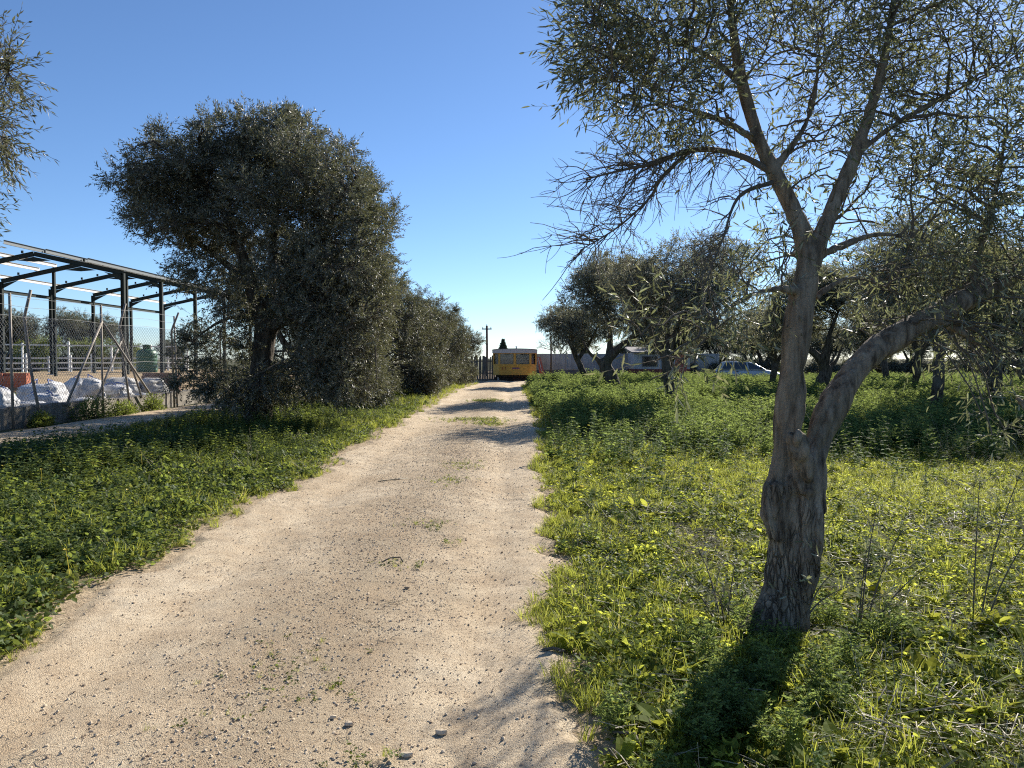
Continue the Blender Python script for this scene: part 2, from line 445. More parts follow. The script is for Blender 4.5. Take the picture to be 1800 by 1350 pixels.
def ground_z(x, y, flat=1):
    x = np.asarray(x, float).ravel(); y = np.asarray(y, float).ravel()
    bank = np.clip((-2.55 - x) / 0.5, 0, 1) * 0.05 + np.clip((x - 0.5) / 0.8, 0, 1) * 0.035
    far = np.clip((np.hypot(x, y) - 70) / 60, 0, 1)
    nz = (noise2(x, y, 0.55, 3) - 0.5) * 0.09 + (noise2(x, y, 2.3, 5) - 0.5) * 0.03
    inside = np.clip((x + 3.4) / 0.6, 0, 1) * np.clip((1.3 - x) / 0.6, 0, 1)
    sunk = np.clip((x - left_edge(y) - 0.10) / 0.2, 0, 1) * np.clip((right_edge(y) - x - 0.10) / 0.2, 0, 1) * (y < 56) * (y > 0)
    return (bank + nz * (1 - 0.75 * inside)) * (1 - far) * np.where(x < -11, 0, 1) - 0.06 * sunk * flat

def axis(lo, hi, step, out_lo, out_hi):
    core = np.arange(lo, hi + 1e-6, step)
    def stretch(a, b):
        p, s, d = [], step, a
        while abs(d - a) < abs(b - a):
            s *= 1.35; d = d + math.copysign(s, b - a); p.append(d)
        return np.array(p)
    return np.concatenate([stretch(lo, out_lo)[::-1], core, stretch(hi, out_hi)])

def grid_sheet(name, xs, ys, zf, mat):
    X, Y = np.meshgrid(xs, ys)
    V = np.stack([X.ravel(), Y.ravel(), zf(X.ravel(), Y.ravel())], 1)
    nx, ny = len(xs), len(ys)
    i = np.arange(ny - 1)[:, None] * nx + np.arange(nx - 1)[None, :]
    i = i.ravel()
    F = np.stack([i, i + 1, i + nx + 1, i + nx], 1)
    return mesh_obj(name, fast_mesh(name, V, F, True), mat)

g = grid_sheet('ground', axis(-11, 24, 0.2, -2500, 2500), axis(0.5, 44, 0.25, -400, 3500), ground_z, M['ground'])
tag(g, 'soil and weeds covering the olive grove floor', kind='structure')

def build_track():
    ys = np.concatenate([np.arange(0.2, 9, 0.035), np.arange(9, 20, 0.08), np.arange(20, 56.5, 0.2)])
    us = np.linspace(0, 1, 150)
    L, Rr = left_edge(ys), right_edge(ys)
    X = (L - 0.25)[:, None] + us[None, :] * (Rr - L + 0.5)[:, None]
    Y = np.repeat(ys[:, None], len(us), 1)
    x, y = X.ravel(), Y.ravel()
    e = np.minimum(x - np.repeat(L, len(us)), np.repeat(Rr, len(us)) - x)
    rut = lambda c, w: np.exp(-((x - c) / w) ** 2)
    z = 0.030 + 0.030 * np.exp(-((x + 1.1 + 0.2 * np.sin(y * 0.2)) / 0.45) ** 2) - 0.034 * rut(-0.15, 0.24) - 0.034 * rut(-2.1, 0.27)
    z += (noise2(x, y, 2.0, 21) - 0.5) * 0.03 + (noise2(x, y, 9, 22) - 0.5) * 0.016 + (noise2(x, y, 35, 23, 2) - 0.5) * 0.007
    # tyre tread marks in the right hand rut
    tx = x + 0.12 + 0.03 * np.sin(y * 0.5)
    z += np.where(np.abs(tx) < 0.10, -0.003 + 0.0026 * np.sin(tx * 2 * math.pi / 0.05) * (0.5 + noise2(x, y, 1.7, 25)), 0)
    tx2 = x + 2.05 + 0.05 * np.sin(y * 0.35)
    z += np.where(np.abs(tx2) < 0.09, -0.002 + 0.003 * np.sin(tx2 * 2 * math.pi / 0.05) * (noise2(x, y, 1.2, 26) > .5), 0)
    z -= np.clip((0.12 - e) / 0.12, 0, 4) * 0.035
    z += ground_z(x, y, 0) * 0.6
    V = np.stack([x, y, z], 1)
    nx, ny = len(us), len(ys)
    i = (np.arange(ny - 1)[:, None] * nx + np.arange(nx - 1)[None, :]).ravel()
    F = np.stack([i, i + 1, i + nx + 1, i + nx], 1)
    o = mesh_obj('dirt_track', fast_mesh('dirt_track', V, F, True), M['track'])
    tag(o, 'pale sandy farm track with wheel ruts', kind='structure')
build_track()

def side_z(x, y):
    return 0.085 + (noise2(x, y, 1.5, 31) - 0.5) * 0.04 - np.clip(np.abs(x + 9.75 + 0.25 * (noise2(y, 0 * y, 0.6, 8) - .5)) - 0.75, 0, 1) * 0.22
tag(grid_sheet('side_path', np.arange(-11.1, -8.3, 0.12), np.arange(4, 60, 0.25), side_z, M['track']), 'bare earth path beside the wire fence', kind='structure')

def yard_z(x, y):
    return 0.12 + 0.5 * np.clip((-12.5 - x) / 6.5, 0, 1) + (noise2(x, y, 0.8, 33) - 0.5) * 0.10
tag(grid_sheet('sand_yard', np.concatenate([np.arange(-36, -11.4, 0.3), [-11.32]])[::1], np.arange(6, 75, 0.35), yard_z, M['sand']), 'tan sandy building yard behind the fence', kind='structure')

# ------------------------------------------------------------------ tree generator
def bez(a, c, b, n):
    u = np.linspace(0, 1, n)[:, None]
    return (1 - u) ** 2 * a + 2 * u * (1 - u) * c + u * u * b

def sample_blobs(rng, blobs, n, shell=0.45):
    w = np.array([b[2] if len(b) > 2 else b[1][0] * b[1][1] * b[1][2] for b in blobs]); w = w / w.sum()
    k = rng.choice(len(blobs), n, p=w)
    c = np.array([b[0] for b in blobs], float)[k]; r = np.array([b[1] for b in blobs], float)[k]
    d = unit(rng.normal(size=(n, 3)))
    rad = rng.random(n) ** shell
    return c + d * r * rad[:, None]

def build_kd(P):
    kd = kdtree.KDTree(len(P))
    for i, p in enumerate(P): kd.insert(p, i)
    kd.balance(); return kd

def leaves_mesh(rng, P, T, size, width, droop=0.0, rich=False):
    """lanceolate leaves at P growing along T; returns V, F"""
    n = len(P)
    T = unit(T + np.array([0, 0, -droop]))
    Nn = unit(np.cross(T, rng.normal(size=(n, 3))))
    S = np.cross(T, Nn)
    L = (size * rng.uniform(0.6, 1.25, n))[:, None]; W = (width * rng.uniform(0.7, 1.2, n))[:, None]
    if not rich:
        V = np.stack([P, P + T * L * 0.45 + S * W * 0.5 + Nn * W * 0.18, P + T * L, P + T * L * 0.45 - S * W * 0.5 + Nn * W * 0.18], 1)
        b = np.arange(n)[:, None] * 4
        F = np.concatenate([b + np.array([[0, 1, 2]]), b + np.array([[0, 2, 3]])])
        return V.reshape(-1, 3), F
    C = rng.uniform(-0.12, 0.12, (n, 1))
    q = lambda t, s, h: P + T * L * t + S * W * s + Nn * (W * h + L * C * (t * t))
    V = np.stack([q(0, 0, 0), q(0.28, 0.42, 0.15), q(0.68, 0.38, 0.15), q(1, 0, 0), q(0.68, -0.38, 0.15), q(0.28, -0.42, 0.15)], 1)
    b = np.arange(n)[:, None] * 6
    F = np.concatenate([b + np.array([[0, 1, 2]]), b + np.array([[0, 2, 3]]), b + np.array([[0, 3, 4]]), b + np.array([[0, 4, 5]])])
    return V.reshape(-1, 3), F

def fused_trunk(name, curves, voxel, furrow, mat, parent, sides=14):
    """tapered limbs fused into one skin, then furrowed"""
    V, F = [], []
    for c in curves:
        v, f = tube(c[:, :3], c[:, 3], sides)
        k = len(v); n = k // sides
        v = np.vstack([v, c[0, :3], c[-1, :3]])
        V.append((v, f, sides, n))
    vs, fs, off = [], [], 0
    for v, f, s, n in V:
        vs += v.tolist(); fs += (f + off).tolist()
        for i in range(s):
            fs.append((off + (i + 1) % s, off + i, off + s * n)); fs.append((off + s * (n - 1) + i, off + s * (n - 1) + (i + 1) % s, off + s * n + 1))
        off += len(v)
    me = bpy.data.meshes.new(name); me.from_pydata(vs, [], fs); me.update()
    tmp = bpy.data.objects.new('tmp', me); COL.objects.link(tmp)
    m = tmp.modifiers.new('r', 'REMESH'); m.mode = 'VOXEL'; m.voxel_size = voxel; m.adaptivity = 0
    s = tmp.modifiers.new('s', 'SMOOTH'); s.iterations = 5; s.factor = 0.5
    dg = bpy.context.evaluated_depsgraph_get()
    out = bpy.data.meshes.new_from_object(tmp.evaluated_get(dg))
    bpy.data.objects.remove(tmp); bpy.data.meshes.remove(me)
    out.name = name
    n = len(out.vertices)
    co = np.empty(n * 3, np.float32); out.vertices.foreach_get('co', co); co = co.reshape(-1, 3).astype(float)
    no = np.empty(n * 3, np.float32); out.vertices.foreach_get('normal', no); no = no.reshape(-1, 3)
    low = np.clip((2.4 - co[:, 2]) / 1.6, 0.25, 1)
    tw = co + np.stack([0.12 * np.sin(co[:, 2] * 2.3), 0.12 * np.cos(co[:, 2] * 1.9), 0 * co[:, 2]], 1)
    f1 = 1 - np.abs(2 * vnoise(tw * np.array([13, 13, 2.2]), 3) - 1)
    f4 = 1 - np.abs(2 * vnoise(tw * np.array([29, 29, 5.5]), 13) - 1)
    f2 = vnoise(co * np.array([30, 30, 7]), 5); f3 = vnoise(co * 4.5, 7)
    co = co + no * (furrow * low * (-(f1 ** 5) * 1.1 - (f4 ** 4) * 0.35 + (f2 - 0.5) * 0.3 + (f3 - 0.5) * 1.7))[:, None]
    out.vertices.foreach_set('co', co.astype(np.float32).ravel())
    out.shade_smooth(); out.update()
    out.materials.clear(); out.materials.append(mat)
    return mesh_obj('trunk', out, None, parent)

def grow_tree(name, loc, seed, limbs, blobs, n_sec, n_ter, n_twig, per_twig, leaf, width, leaf_m, bark_m, label,
              voxel=0.03, furrow=0.02, group=None, twig_len=0.45, droop=0.15, rich=False, bare=None, shell=0.45, min_z=0.0, twig_r=0.0035, cat='olive tree', outpull=0.6, hang=0.0, clus=0.6):
    rng = np.random.default_rng(seed)
    root = empty(name, loc); tag(root, label, cat, group)
    curves = [smooth_curve(l) for l in limbs]
    fused_trunk('trunk', curves, voxel, furrow, bark_m, root)
    pool = np.vstack([c[:, :] for c in curves]); pool = pool[(pool[:, 2] > min_z) & (pool[:, 3] < 0.14)]
    P, rad = pool[:, :3], pool[:, 3]
    ctr = np.mean([b[0] for b in blobs], axis=0)
    branches = []
    def level(n, rmax, k, lmax, seg):
        nonlocal P, rad
        tg = sample_blobs(rng, blobs, n, 0.5)
        kd = build_kd(P); newP, newR = [], []
        order = np.argsort([kd.find(t)[2] for t in tg])
        for j in order:
            t = tg[j]
            best, bc = None, 1e9
            for co, i, d in kd.find_n(t, 14):
                c = d + max(0, co[2] - t[2]) * 0.9 + rng.random() * 0.25
                if c < bc: best, bc = i, c
            a = P[best]; v = t - a; ln = np.linalg.norm(v)
            if ln < 0.12: continue
            if ln > lmax: v = v / ln * lmax; ln = lmax; t = a + v
            ctl = a + v * 0.45 + np.array([0, 0, 0.16 * ln]) + rng.normal(size=3) * 0.14 * ln
            r0 = min(rad[best] * 0.7, k * ln + 0.004, rmax)
            pts = bez(a, ctl, t, seg)
            pts[1:-1] += rng.normal(size=(seg - 2, 3)) * 0.02 * ln
            rr = np.linspace(r0, max(0.004, r0 * 0.3), seg)
            branches.append((pts, rr)); newP.append(pts[2:]); newR.append(rr[2:])
        if newP:
            P = np.vstack([P] + newP); rad = np.concatenate([rad] + newR)
    level(n_sec, 0.05, 0.016, 2.4, 9)
    level(n_ter, 0.018, 0.011, 1.1, 7)
    if bare is not None:
        bare(rng, branches)
    V, F = merge([tube(p, r, 6 if r[0] > 0.012 else 4) for p, r in branches])
    mesh_obj('branch_work', fast_mesh('branch_work', V, F, True), M['twig'] if bark_m is M['bark'] else bark_m, root)
    # twigs
    tg = sample_blobs(rng, blobs, n_twig, shell)
    cc = sample_blobs(rng, blobs, max(40, n_twig // 22), shell)
    pick = rng.random(n_twig) < clus
    tg[pick] = cc[rng.integers(0, len(cc), int(pick.sum()))] + rng.normal(size=(int(pick.sum()), 3)) * twig_len * .42
    kd = build_kd(P)
    idx = np.array([kd.find(t)[1] for t in tg])
    A = P[idx]; v = tg - A; ln = np.linalg.norm(v, axis=1)
    keep = ln > 0.02
    A, v, ln, tg = A[keep], v[keep], ln[keep], tg[keep]
    far = ln > twig_len * 2.0
    A = np.where(far[:, None], tg - unit(v) * twig_len * 1.6, A)
    d = unit(unit(v) + outpull * unit(tg - ctr) + rng.normal(size=v.shape) * 0.45 + np.array([0, 0, 0.35 - hang]))
    n = len(A)
    L = twig_len * rng.uniform(0.6, 1.3, n)[:, None]
    ctl = A + unit(v) * L * 0.5; end = ctl + d * L * 0.6 + np.array([0, 0, -hang * 0.2]) * L
    q = np.stack([bez_u(A, ctl, end, u) for u in ((0.0, 0.35, 0.7, 1.0) if rich else (0.0, 1.0) if leaf > 0.085 else (0.0, 0.5, 1.0))], 1)
    ns = q.shape[1]
    # thin three-sided twigs
    N1 = unit(np.cross(d, rng.normal(size=d.shape))); N2 = np.cross(unit(d), N1)
    rr = twig_r * np.linspace(1.0, 0.3, ns)
    ring = np.stack([N1, -0.5 * N1 + 0.87 * N2, -0.5 * N1 - 0.87 * N2], 1)
    TV = (q[:, :, None, :] + ring[:, None, :, :] * rr[None, :, None, None]).reshape(-1, 3)
    b = np.arange(n)[:, None] * 3 * ns
    qs = [[s * 3 + k, s * 3 + (k + 1) % 3, s * 3 + 3 + (k + 1) % 3, s * 3 + 3 + k] for s in range(ns - 1) for k in range(3)]
    TF = (b[:, :, None] + np.array(qs)[None]).reshape(-1, 4)
    tw = mesh_obj('twigs', fast_mesh('twigs', TV, TF, True), M['twig'], root); tag(tw, kind='stuff')
    # leaves in opposite pairs towards the twig end
    u = np.linspace(0.22, 1.0, per_twig)[None, :] + rng.normal(size=(n, per_twig)) * 0.02
    u = np.clip(u, 0, 1)[..., None]
    a3, c3, e3 = A[:, None], ctl[:, None], end[:, None]
    LP = (1 - u) ** 2 * a3 + 2 * u * (1 - u) * c3 + u * u * e3
    LT = unit(2 * (1 - u) * (c3 - a3) + 2 * u * (e3 - c3))
    ang = (np.arange(per_twig) // 2 * (math.pi / 2) + np.arange(per_twig) % 2 * math.pi)[None, :] + rng.normal(size=(n, per_twig)) * 0.4
    side = np.cos(ang)[..., None] * N1[:, None] + np.sin(ang)[..., None] * N2[:, None]
    sp = np.where(u > 0.96, 0.25, rng.uniform(0.6, 1.3, u.shape))
    LD = unit(LT + side * sp)
    sel = rng.random((n, per_twig)) < 0.9
    LV, LF = leaves_mesh(rng, LP[sel], LD[sel], leaf, width, droop, rich)
    cr = mesh_obj('crown', fast_mesh('crown', LV, LF), leaf_m, root); tag(cr, kind='stuff')
    return root

def bez_u(a, c, b, u):
    return (1 - u) ** 2 * a + 2 * u * (1 - u) * c + u * u * b

def copy_tree(src, loc, rz, scale, label, group=None):
    r = src.copy(); COL.objects.link(r); r.location = loc; r.rotation_euler = (0, 0, rz); r.scale = scale
    r['label'] = label
    if group: r['group'] = group
    for ch in list(src.children):
        c = ch.copy(); COL.objects.link(c); c.parent = r
    return r

PITCH = R(1.86)
def at(px, py, Y):
    """the point at depth Y (metres north of the camera) that the photograph shows at px, py"""
    u, v = (px - 900) / 1352.0, (675 - py) / 1352.0
    d = np.array([u, math.cos(PITCH) + v * math.sin(PITCH), -math.sin(PITCH) + v * math.cos(PITCH)])
    return np.array([0, 0, 1.6]) + d * (Y / d[1])

def limb(base, pts):
    return [tuple(at(px, py, Y) - np.array(base)) + (r,) for px, py, Y, r in pts]
def blob(base, px, py, Y, rx, ry, rz, w=None):
    c = tuple(at(px, py, Y) - np.array(base))
    return (c, (rx, ry, rz), w if w is not None else rx * ry * rz)

# ------------------------------------------------------------------ foreground olive tree on the right
HB = (1.50, 4.33, 0.0)
hero_limbs = [
    limb(HB, [(1350, 1185, 4.33, .200), (1360, 1120, 4.33, .160), (1366, 1060, 4.33, .118), (1374, 990, 4.33, .100), (1375, 920, 4.33, .108), (1373, 870, 4.34, .098), (1379, 790, 4.34, .084),
              (1388, 700, 4.34, .086), (1398, 610, 4.35, .080), (1408, 525, 4.36, .076), (1420, 455, 4.38, .066), (1392, 365, 4.42, .050), (1345, 272, 4.45, .043), (1310, 170, 4.45, .036), (1288, 50, 4.4, .028), (1272, -90, 4.4, .018)]),
    limb(HB, [(1385, 1150, 4.30, .15), (1396, 1080, 4.27, .112), (1412, 990, 4.25, .096), (1419, 900, 4.26, .100), (1424, 830, 4.3, .092), (1442, 765, 4.34, .086), (1468, 700, 4.40, .084), (1512, 640, 4.5, .080), (1580, 590, 4.62, .078), (1655, 548, 4.75, .074), (1740, 505, 4.9, .064), (1840, 452, 5.05, .05), (1960, 390, 5.2, .03)]),
    limb(HB, [(1418, 490, 4.38, .060), (1440, 425, 4.40, .052), (1470, 350, 4.45, .045), (1502, 275, 4.5, .040), (1530, 195, 4.55, .036), (1556, 95, 4.6, .028), (1580, -60, 4.65, .018)]),
    limb(HB, [(1416, 860, 4.24, .080), (1410, 805, 4.19, .070), (1398, 768, 4.15, .060), (1392, 755, 4.14, .03)]),
    limb(HB, [(1368, 950, 4.28, .07), (1360, 905, 4.28, .082), (1366, 850, 4.29, .065)]),
    limb(HB, [(1432, 930, 4.25, .05), (1441, 900, 4.25, .058), (1436, 860, 4.27, .045)]),
    limb(HB, [(1368, 1050, 4.3, .10), (1338, 1095, 4.24, .085), (1308, 1120, 4.18, .065), (1285, 1165, 4.12, .04)]),
    limb(HB, [(1395, 1100, 4.3, .09), (1412, 1130, 4.3, .06), (1425, 1165, 4.28, .04)]),
    limb(HB, [(1425, 470, 4.42, .035), (1432, 430, 5.0, .03), (1410, 440, 5.8, .022), (1385, 450, 6.8, .012)]),
    limb(HB, [(1408, 514, 4.34, .036), (1375, 508, 4.25, .027), (1335, 513, 4.15, .023), (1290, 535, 4.05, .017), (1240, 580, 3.95, .011)]),
    limb(HB, [(1432, 525, 4.4, .024), (1465, 500, 4.45, .020), (1500, 488, 4.5, .016), (1560, 505, 4.6, .010)]),
    limb(HB, [(1440, 450, 4.4, .03), (1490, 428, 4.5, .024), (1545, 412, 4.6, .018), (1620, 420, 4.7, .010)]),
    limb(HB, [(1338, 258, 4.45, .024), (1290, 222, 4.4, .019), (1200, 190, 4.35, .014), (1090, 165, 4.3, .007)]),
    limb(HB, [(1305, 150, 4.42, .022), (1230, 90, 4.4, .017), (1120, 70, 4.35, .011), (1020, 80, 4.3, .006)]),
    limb(HB, [(1360, 300, 4.44, .024), (1420, 210, 4.5, .018), (1440, 100, 4.6, .012), (1450, -40, 4.6, .007)]),
    limb(HB, [(1505, 270, 4.5, .026), (1580, 215, 4.65, .020), (1680, 160, 4.8, .013), (1790, 110, 4.9, .008)]),
    limb(HB, [(1700, 525, 4.85, .036), (1720, 440, 4.95, .027), (1750, 340, 5.0, .02), (1770, 220, 5.1, .012)]),
    limb(HB, [(1640, 560, 4.72, .028), (1700, 590, 4.6, .02), (1760, 650, 4.5, .014), (1800, 720, 4.4, .008)]),
]
hero_blobs = [
    blob(HB, 1110, 105, 4.3, .36, .45, .24, .20), blob(HB, 1060, 40, 4.3, .20, .4, .16, .06), blob(HB, 1240, 50, 4.4, .42, .6, .30, .16), blob(HB, 1190, 190, 4.3, .36, .4, .20, .10),
    blob(HB, 1400, 40, 4.6, .55, .7, .45, .17), blob(HB, 1560, 50, 4.7, .5, .7, .45, .19), blob(HB, 1710, 70, 4.8, .5, .7, .5, .20), blob(HB, 1800, 250, 4.9, .4, .6, .6, .17),
    blob(HB, 1610, 280, 4.8, .42, .6, .5, .18), blob(HB, 1720, 370, 5.0, .45, .6, .4, .15), blob(HB, 1440, 240, 4.6, .35, .5, .5, .10), blob(HB, 1380, 400, 4.4, .35, .4, .3, .035),
    blob(HB, 1240, 550, 3.95, .22, .25, .20, .024), blob(HB, 1130, 560, 3.8, .18, .2, .14, .010), blob(HB, 1190, 640, 3.9, .20, .2, .16, .010), blob(HB, 1310, 490, 4.2, .2, .3, .2, .03),
    blob(HB, 1600, 470, 4.7, .4, .5, .22, .10), blob(HB, 1730, 600, 4.6, .28, .3, .22, .06), blob(HB, 1800, 480, 4.8, .3, .4, .3, .07),
    blob(HB, 1560, 560, 4.6, .25, .3, .14, .02), blob(HB, 1400, -170, 4.7, 1.1, .9, .5, .16), blob(HB, 1150, -110, 4.5, .6, .7, .35, .10), blob(HB, 1720, -180, 4.9, .8, .9, .5, .14),
    blob(HB, 1760, 740, 4.3, .2, .2, .12, .010), blob(HB, 1370, 470, 6.9, .6, .9, .5, .045), blob(HB, 1440, 430, 6.0, .3, .5, .3, .02),
]
def hero_bare(rng, branches):
    """the leafless drooping bough on the left of the crown"""
    ctl = limb(HB, [(1362, 306, 4.44, .022), (1305, 275, 4.42, .018), (1250, 263, 4.4, .016), (1200, 268, 4.38, .014), (1150, 287, 4.36, .011), (1090, 300, 4.3, .007), (1030, 315, 4.28, .004)])
    main = smooth_curve(ctl, 0.03)
    branches.append((main[:, :3], main[:, 3]))
    ctl2 = limb(HB, [(1210, 268, 4.38, .011), (1165, 310, 4.4, .010), (1140, 350, 4.4, .007), (1085, 400, 4.42, .005), (1020, 440, 4.45, .003)])
    m2 = smooth_curve(ctl2, 0.03); branches.append((m2[:, :3], m2[:, 3]))
    ctl3 = limb(HB, [(1366, 318, 4.44, .015), (1300, 345, 4.3, .010), (1270, 420, 4.2, .006), (1240, 500, 4.1, .003)])
    m3 = smooth_curve(ctl3, 0.03); branches.append((m3[:, :3], m3[:, 3]))
    for m, k in ((main, 105), (m2, 66), (m3, 36)):
        for _ in range(k):
            i = int(len(m) * rng.uniform(0.15, 0.98)); a = m[i, :3]
            ln = rng.uniform(0.14, 0.42)
            dr = unit(np.array([-0.55 + rng.normal() * 0.5, rng.normal() * 0.5, -0.35 + rng.normal() * 0.55]))
            e = a + dr * ln; c = a + dr * ln * 0.5 + np.array([0, 0, rng.uniform(0.0, 0.08)])
            p = bez(a, c, e, 6); p[1:] += rng.normal(size=(5, 3)) * 0.008
            r = np.linspace(0.0032, 0.0014, 6); branches.append((p, r))
            for _ in range(rng.integers(2, 5)):
                j = rng.integers(1, 5); d2 = unit(dr + rng.normal(size=3) * 0.8 + np.array([-0.1, 0, -0.1])); l2 = ln * rng.uniform(0.25, 0.6)
                p2 = bez(p[j], p[j] + d2 * l2 * 0.5 + rng.normal(size=3) * 0.015, p[j] + d2 * l2, 5)
                branches.append((p2, np.linspace(0.0019, 0.0010, 5)))
hero = grow_tree('olive_tree', HB, 5, hero_limbs, hero_blobs, 170, 1000, 4500, 8, 0.060, 0.0122, M['leaf_hero'], M['bark'],
                 'tall twin-stemmed olive tree in the right foreground with a bare drooping bough', voxel=0.011, furrow=0.030, group='olive trees beside the track',
                 twig_len=0.24, droop=0.2, rich=True, bare=hero_bare, shell=0.4, min_z=1.75, twig_r=0.0021, hang=0.3)

# ------------------------------------------------------------------ big olive left of the track
LB = (-5.75, 17.4, 0.0)
big_limbs = [
    limb(LB, [(450, 775, 17.4, .42), (452, 740, 17.4, .34), (457, 690, 17.4, .28), (462, 620, 17.4, .25), (466, 570, 17.4, .24), (448, 525, 17.4, .17), (432, 470, 17.4, .14), (415, 420, 17.3, .11), (385, 360, 17.2, .08), (340, 300, 17.0, .05)]),
    limb(LB, [(466, 600, 17.4, .20), (492, 540, 17.3, .15), (515, 490, 17.2, .13), (545, 430, 17.1, .10), (590, 360, 17.0, .07), (630, 320, 16.9, .04)]),
    limb(LB, [(466, 570, 17.4, .18), (478, 510, 17.6, .12), (480, 430, 17.9, .10), (490, 330, 18.1, .07), (500, 250, 18.2, .04)]),
    limb(LB, [(480, 575, 17.3, .12), (540, 545, 16.9, .09), (600, 520, 16.6, .07), (650, 500, 16.4, .04)]),
    limb(LB, [(440, 500, 17.4, .10), (380, 450, 17.8, .08), (310, 400, 18.0, .06), (260, 350, 18.1, .03)]),
    limb(LB, [(470, 640, 17.4, .09), (530, 640, 17.0, .06), (590, 610, 16.7, .05), (640, 600, 16.5, .03)]),
    limb(LB, [(455, 560, 17.4, .07), (400, 560, 17.2, .05), (340, 600, 17.0, .03), (320, 650, 16.9, .02)]),
]
big_blobs = [blob(LB, 470, 470, 16.6, 1.1, .9, .6, .3), blob(LB, 530, 500, 16.5, .8, .9, .6, .35), blob(LB, 288, 350, 17.4, .9, 1.3, .95), blob(LB, 340, 315, 17.4, 1.05, 1.5, .95), blob(LB, 415, 285, 17.4, 1.15, 1.6, .85), blob(LB, 495, 258, 17.5, .95, 1.3, .80), blob(LB, 515, 208, 17.5, .30, .5, .35, .12), blob(LB, 560, 320, 17.3, 1.25, 1.6, 1.0),
             blob(LB, 635, 385, 17.1, .80, 1.3, .95), blob(LB, 480, 380, 17.5, 1.5, 1.7, .9, 1.6), blob(LB, 350, 410, 17.4, 1.3, 1.4, .55), blob(LB, 650, 480, 16.8, .62, 1.2, .85), blob(LB, 600, 470, 17.0, 1.0, 1.4, 1.0),
             blob(LB, 640, 570, 16.7, .70, 1.2, .8), blob(LB, 590, 610, 16.8, .95, 1.2, .75, 1.3), blob(LB, 560, 540, 16.8, .9, 1.2, .7, 1.0), blob(LB, 620, 670, 16.7, .80, 1.0, .40, .7), blob(LB, 520, 670, 17.1, .9, .9, .5, .5), blob(LB, 385, 600, 17.2, .9, .9, .55, .42), blob(LB, 365, 670, 17.0, .8, .8, .5, .40), blob(LB, 440, 690, 17.0, 1.1, .9, .45, .5), blob(LB, 350, 490, 17.2, .9, .8, .45, .3), blob(LB, 430, 540, 16.8, .8, .8, .7, .4)]
big_blobs = [(c, (r[0], r[1] * 1.55, r[2]), w) for c, r, w in big_blobs]
big = grow_tree('olive_tree', LB, 8, big_limbs, big_blobs, 320, 1400, 16500, 17, 0.088, 0.023, M['leaf'], M['bark_dark'],
                'large round-crowned dark olive tree left of the track in front of the steel frame', voxel=0.03, furrow=0.03, group='olive trees beside the track', twig_len=0.36, shell=0.42, min_z=1.2, twig_r=0.004)

# ------------------------------------------------------------------ other olives
def generic(seed, loc, label, h=4.8, spread=2.6, r=0.2, fork=1.1, n_twig=2600, per=14, leaf=0.11, width=0.028, mat='leaf_far', low=0.25, lean=(0.0, 0.0), group='olive trees beside the track', n_blob=9, flat=0.55, limbs=None, voxel=0.045, skirt=0.0, hang=0.15):
    rng = np.random.default_rng(seed)
    if limbs is None:
        fk = np.array([lean[0], lean[1], fork])
        limbs = [[(0, 0, -0.15, r * 1.5), (lean[0] * .2, lean[1] * .2, fork * .3, r * 1.05), (lean[0] * .7, lean[1] * .7, fork * .75, r * .95), tuple(fk) + (r * .9,)]]
        k = int(rng.integers(3, 5))
        a0 = rng.random() * 6.28
        for i in range(k):
            a = a0 + 2 * math.pi * i / k + rng.normal() * .25
            d = np.array([math.cos(a), math.sin(a), 0]); s = spread * rng.uniform(.55, .8); zt = fork + (h - fork) * rng.uniform(.55, .8)
            p0 = fk - np.array([0, 0, .12])
            p1 = fk + d * s * .3 + np.array([0, 0, (zt - fork) * .35]) + rng.normal(size=3) * .08
            p2 = fk + d * s * .65 + np.array([0, 0, (zt - fork) * .7]) + rng.normal(size=3) * .12
            p3 = fk + d * s + np.array([0, 0, zt - fork])
            limbs.append([tuple(p0) + (r * .7,), tuple(p1) + (r * .48,), tuple(p2) + (r * .3,), tuple(p3) + (r * .13,)])
    zc = fork + low + (h - fork - low) * .5
    hh = (h - fork - low) * .5
    blobs = []
    for i in range(n_blob):
        a = 2.4 * i + rng.normal() * .3; q = spread * .62 * math.sqrt((i + .5) / n_blob)
        rr = spread * rng.uniform(.34, .5)
        z = zc + hh * rng.uniform(-.45, .5) * (1 - .35 * q / spread)
        blobs.append(((lean[0] + q * math.cos(a), lean[1] + q * math.sin(a), z), (rr, rr, min(rr * .85, hh * flat + .2)), 1.0))
    if skirt:
        for i in range(5):
            a = i * 1.3 + rng.random(); blobs.append(((spread * .6 * math.cos(a), spread * .6 * math.sin(a), .9), (.8, .8, .7), skirt))
    return grow_tree('olive_tree', loc, seed, limbs, blobs, 110, 360, n_twig, per, leaf, width, M[mat], M['bark_dark'], label, voxel=voxel, furrow=.03, group=group, twig_len=.42, min_z=fork * .8, twig_r=.005, hang=hang)

corner = generic(21, (-6.88, 6.7, 0), 'olive tree at the left edge whose crown reaches in above the steel frame', h=7.3, spread=2.5, r=.17, fork=1.6, n_twig=10000, per=14, leaf=.075, width=.016, mat='leaf', low=-.4, voxel=.035)

